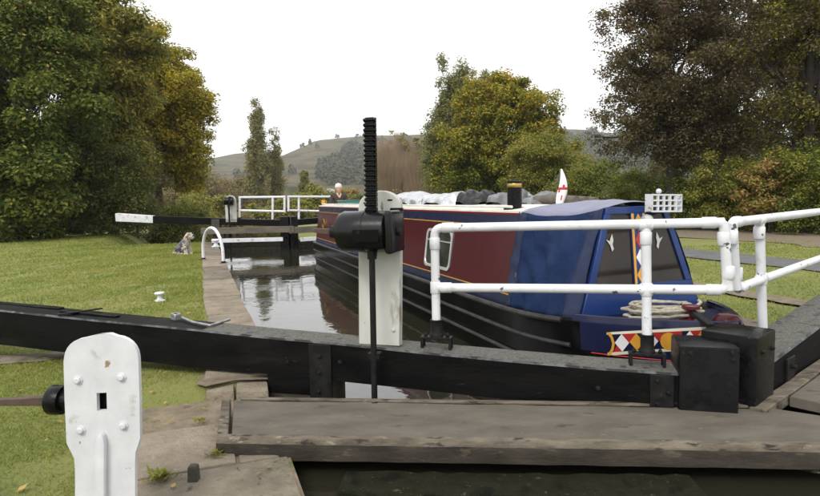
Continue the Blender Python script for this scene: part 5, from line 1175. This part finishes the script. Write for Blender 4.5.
# ------------------------------------------------------------------ people and animals (skin modifier figures)
def skinned(name, verts, edges, radii, mat, parent, sub=2, root=0):
    o_ = origin(parent); me = bpy.data.meshes.new(name); me.from_pydata([tuple(Vector([float(k) for k in p])-o_) for p in verts], edges, []); me.materials.append(mat)
    ob = bpy.data.objects.new(name, me); COL.objects.link(ob); ob.parent = parent
    ob.modifiers.new('skin', 'SKIN'); ob.modifiers['skin'].use_smooth_shade = True
    for i, q in enumerate(me.skin_vertices[0].data): q.radius = radii[i] if hasattr(radii[i], '__len__') else (radii[i], radii[i]); q.use_root = (i == root)
    ob.modifiers.new('subdivision', 'SUBSURF').levels = sub; ob.modifiers['subdivision'].render_levels = sub
    return ob
def person():
    Pf = ony(338, 200, 1.0)*1.0; s = LEN-.78
    base = BP(s, .12, .02); P_ = onp(338.5, 200, base, DU); base = np.array([P_[0], P_[1], 0])
    hz = ony(338.5, 189.5, base[1])[2]      # height of the face
    z0 = hz-1.58; base[2] = z0
    t = thing('person', 'person in brown jacket and white knitted hat standing at the boat stern', 'person', base)
    f = -DV; r = DU; B = lambda x, y, z: base + np.append(r*x + f*y, z)
    V = [B(0, 0, .95), B(0, .01, 1.12), B(0, .02, 1.30), B(0, .03, 1.42), B(0, .04, 1.49), B(.18, .02, 1.40), B(.25, .06, 1.15), B(.20, .28, 1.06), B(.17, .38, 1.06), B(-.18, .02, 1.40), B(-.26, .05, 1.15), B(-.24, .27, 1.05), B(-.22, .37, 1.05)]
    E_ = [(0, 1), (1, 2), (2, 3), (3, 4), (3, 5), (5, 6), (6, 7), (7, 8), (3, 9), (9, 10), (10, 11), (11, 12)]
    skinned('jacket', V, E_, [(.17, .13), (.16, .125), (.185, .13), (.12, .09), .065, .08, .062, .05, .042, .08, .062, .05, .042], M['coat'], t, 1)
    V = [B(0, 0, .97), B(.1, 0, .86), B(.1, .02, .48), B(.1, 0, .08), B(.1, .13, .04), B(-.1, 0, .86), B(-.1, .02, .48), B(-.1, 0, .08), B(-.1, .13, .04)]
    skinned('trousers', V, [(0, 1), (1, 2), (2, 3), (3, 4), (0, 5), (5, 6), (6, 7), (7, 8)], [.14, .095, .07, .055, .05, .095, .07, .055, .05], M['trouser'], t, 1)
    mb = MB(); bmesh.ops.create_uvsphere(mb.bm, u_segments=20, v_segments=16, radius=1)
    for q in mb.bm.verts:
        c = np.array(q.co); k = 1 - .14*max(0, -c[2])**1.5; q.co = B(c[0]*.076*k, .06+c[1]*.098*k + (.012 if c[2] < -.4 and c[1] > .3 else 0), 1.60+c[2]*.118)
    hd = mb.build('head', M['skin'], t, ang=180)
    mb = MB(); mb.lathe([(.045, 0), (.05, .12)], B(0, .04, 1.42), (0, 0, 1), 12); mb.build('neck', M['skin'], t)
    mb = MB(); mb.loft([[B(-.010, .155, 1.625), B(.010, .155, 1.625), B(0, .15, 1.64)], [B(-.016, .150, 1.585), B(.016, .150, 1.585), B(0, .182, 1.590)]]); mb.build('nose', M['skin'], hd)
    for sx in (-1, 1):
        mb = MB(); mb.lathe([(.011, -.004), (.011, .004), (.004, .009)], B(sx*.03, .150, 1.618), np.append(f, 0), 10); mb.build('eye', M['dark'], hd)
        mb = MB(); mb.lathe([(.02, -.01), (.026, 0), (.014, .014)], B(sx*.076, .05, 1.60), np.append(r*sx, 0), 10); mb.build('ear', M['skin'], hd)
    mb = MB(); mb.box(B(0, .148, 1.545), np.append(r*.024, 0), np.append(f*.006, 0), (0, 0, .004)); mb.build('mouth', pm('lips', (.33, .12, .10), None, 5, .5), hd)
    mb = MB(); mb.lathe([(.098, -.012), (.108, 0), (.108, .035), (.10, .04), (.095, .075), (.07, .11), (.03, .128), (0, .13)], B(0, .045, 1.635), np.append(f*-.12, .99), 20); mb.build('hat', M['hat'], t)
    mb = MB(); mb.tube([B(-.06, .05, 1.46), B(-.035, .13, 1.41), B(0, .155, 1.34)], [.03, .026, .02], 8); mb.tube([B(.06, .05, 1.46), B(.035, .13, 1.41), B(0, .155, 1.34)], [.03, .026, .02], 8); mb.build('scarf', pm('buff_scarf', (.42, .33, .2), None, 8, .9), t)
    for sx, P in ((1, B(.165, .42, 1.06)), (-1, B(-.215, .41, 1.05))):
        mb = MB(); mb.loft([[P + np.append(r*x + f*y, z) for x, z in ((-.036, -.012), (.036, -.012), (.036, .014), (-.036, .014))] for y in (-.04, .0, .05)])
        hnd = mb.build('hand', M['skin'], t, bevel=.008, seg=2)
        for k, ln_ in enumerate((.062, .072, .068, .052)):
            x = -.028+.0187*k; mb = MB(); mb.tube([P + np.append(r*x + f*.04, .004), P + np.append(r*x + f*(.04+ln_*.55), .004), P + np.append(r*x + f*(.04+ln_*.9), -.014)], [.0095, .009, .007], 7); mb.build('finger', M['skin'], hnd)
        mb = MB(); mb.tube([P + np.append(r*(-sx*.034) + f*-.02, .0), P + np.append(r*(-sx*.062) + f*.02, -.004), P + np.append(r*(-sx*.062) + f*.045, -.008)], [.012, .011, .008], 7); mb.build('thumb', M['skin'], hnd)
    c = BP(LEN-.95, .70, 1.47); mug = thing('mug', 'small orange mug on the stern corner of the boat roof', 'mug', c)
    mb = MB(); mb.lathe([(.05, 0), (.055, .01), (.055, .12), (.048, .12), (.045, .02)], c, (0, 0, 1), 14); mb.build('body', M['orange'], mug)
    mb = MB(); mb.tube([c+[.05, 0, .1], c+[.09, 0, .09], c+[.09, 0, .04], c+[.05, 0, .03]], .01, 7); mb.build('handle', M['orange'], mug)
person()
def dog():
    base = onz(185, 254.5, 0.0); sc = 1.0
    t = thing('dog', 'shaggy grey and cream dog sitting at the edge of the lawn', 'dog', base)
    f = np.array([.90, -.44]); r = np.array([.44, .90])   # facing right and towards the camera
    B = lambda x, y, z: base + np.append(r*x*sc + f*y*sc, z*sc)
    V = [B(0, -.18, .17), B(0, -.09, .26), B(0, .03, .37), B(0, .10, .46), B(0, .15, .55), B(0, .20, .61), B(0, .30, .585), B(0, .36, .57),
         B(.08, .09, .36), B(.085, .11, .2), B(.085, .12, .05), B(.085, .17, .025), B(-.08, .09, .36), B(-.085, .11, .2), B(-.085, .12, .05), B(-.085, .17, .025),
         B(.13, -.16, .17), B(.155, .02, .2), B(.15, -.1, .06), B(.15, .06, .03), B(-.13, -.16, .17), B(-.155, .02, .2), B(-.15, -.1, .06), B(-.15, .06, .03), B(0, -.28, .07), B(.02, -.42, .04), B(.06, -.56, .035)]
    E_ = [(0, 1), (1, 2), (2, 3), (3, 4), (4, 5), (5, 6), (6, 7), (2, 8), (8, 9), (9, 10), (10, 11), (2, 12), (12, 13), (13, 14), (14, 15), (0, 16), (16, 17), (17, 18), (18, 19), (0, 20), (20, 21), (21, 22), (22, 23), (0, 24), (24, 25), (25, 26)]
    rad = [.13, .14, .125, .10, .085, .095, .058, .04, .06, .04, .034, .034, .06, .04, .034, .034, .085, .075, .045, .034, .085, .075, .045, .034, .05, .035, .03]
    skinned('body', V, E_, rad, M['furg'], t, 1)
    rng = np.random.default_rng(4); Q = []; D = []; mi = []
    for k, (a, b) in enumerate(E_):
        n = 520 if a < 5 and b < 6 else 300
        ff = rng.random(n)[:, None]; P = np.array(V[a])*(1-ff) + np.array(V[b])*ff; rr = (rad[a]*(1-ff)+rad[b]*ff)
        d = rng.normal(size=(n, 3)); d /= np.linalg.norm(d, axis=1)[:, None]
        P = P + d*rr*.88; Q.append(P); D.append(d*.5 + np.array([0, 0, -.9]) + rng.normal(0, .25, (n, 3)))
        y = (P-base)[:, :2]@f; z = (P-base)[:, 2]
        w = (z > .45) | (y > .05) | (z < .12) | (b >= 24)
        
        mi.append(np.where(w ^ (rng.random(n) < .03), 1, 0))
    Q = np.concatenate(Q); D = np.concatenate(D); mi = np.concatenate(mi); D /= np.linalg.norm(D, axis=1)[:, None]; n = len(Q)
    ln_ = rng.uniform(.035, .075, n)[:, None]; sd = np.cross(D, rng.normal(size=(n, 3))); sd /= np.linalg.norm(sd, axis=1)[:, None]
    tip = Q + D*ln_; tip[:, 2] = np.maximum(tip[:, 2], .008)
    npmesh('fur', np.stack([Q-sd*.011, Q+sd*.011, tip], 1).reshape(-1, 3), 3, n, [M['furg'], M['furw']], t, mi)
    for sx in (-1, 1):
        mb = MB(); mb.lathe([(.014, -.005), (.014, .005), (.004, .012)], B(sx*.042, .29, .635), np.append(f, .1), 10); mb.build('eye', M['dark'], t)
        mb = MB(); mb.loft([[B(sx*.075, .19, .68), B(sx*.085, .24, .67), B(sx*.07, .21, .69)], [B(sx*.115, .18, .60), B(sx*.115, .25, .59), B(sx*.095, .21, .61)], [B(sx*.115, .2, .53), B(sx*.11, .23, .53), B(sx*.105, .21, .54)]]); mb.build('ear', M['furw'], t, ang=180)
    mb = MB(); mb.lathe([(.012, -.01), (.028, 0), (.026, .014), (.01, .022)], B(0, .385, .585), np.append(f, .0), 12); mb.build('nose', M['dark'], t)
dog()
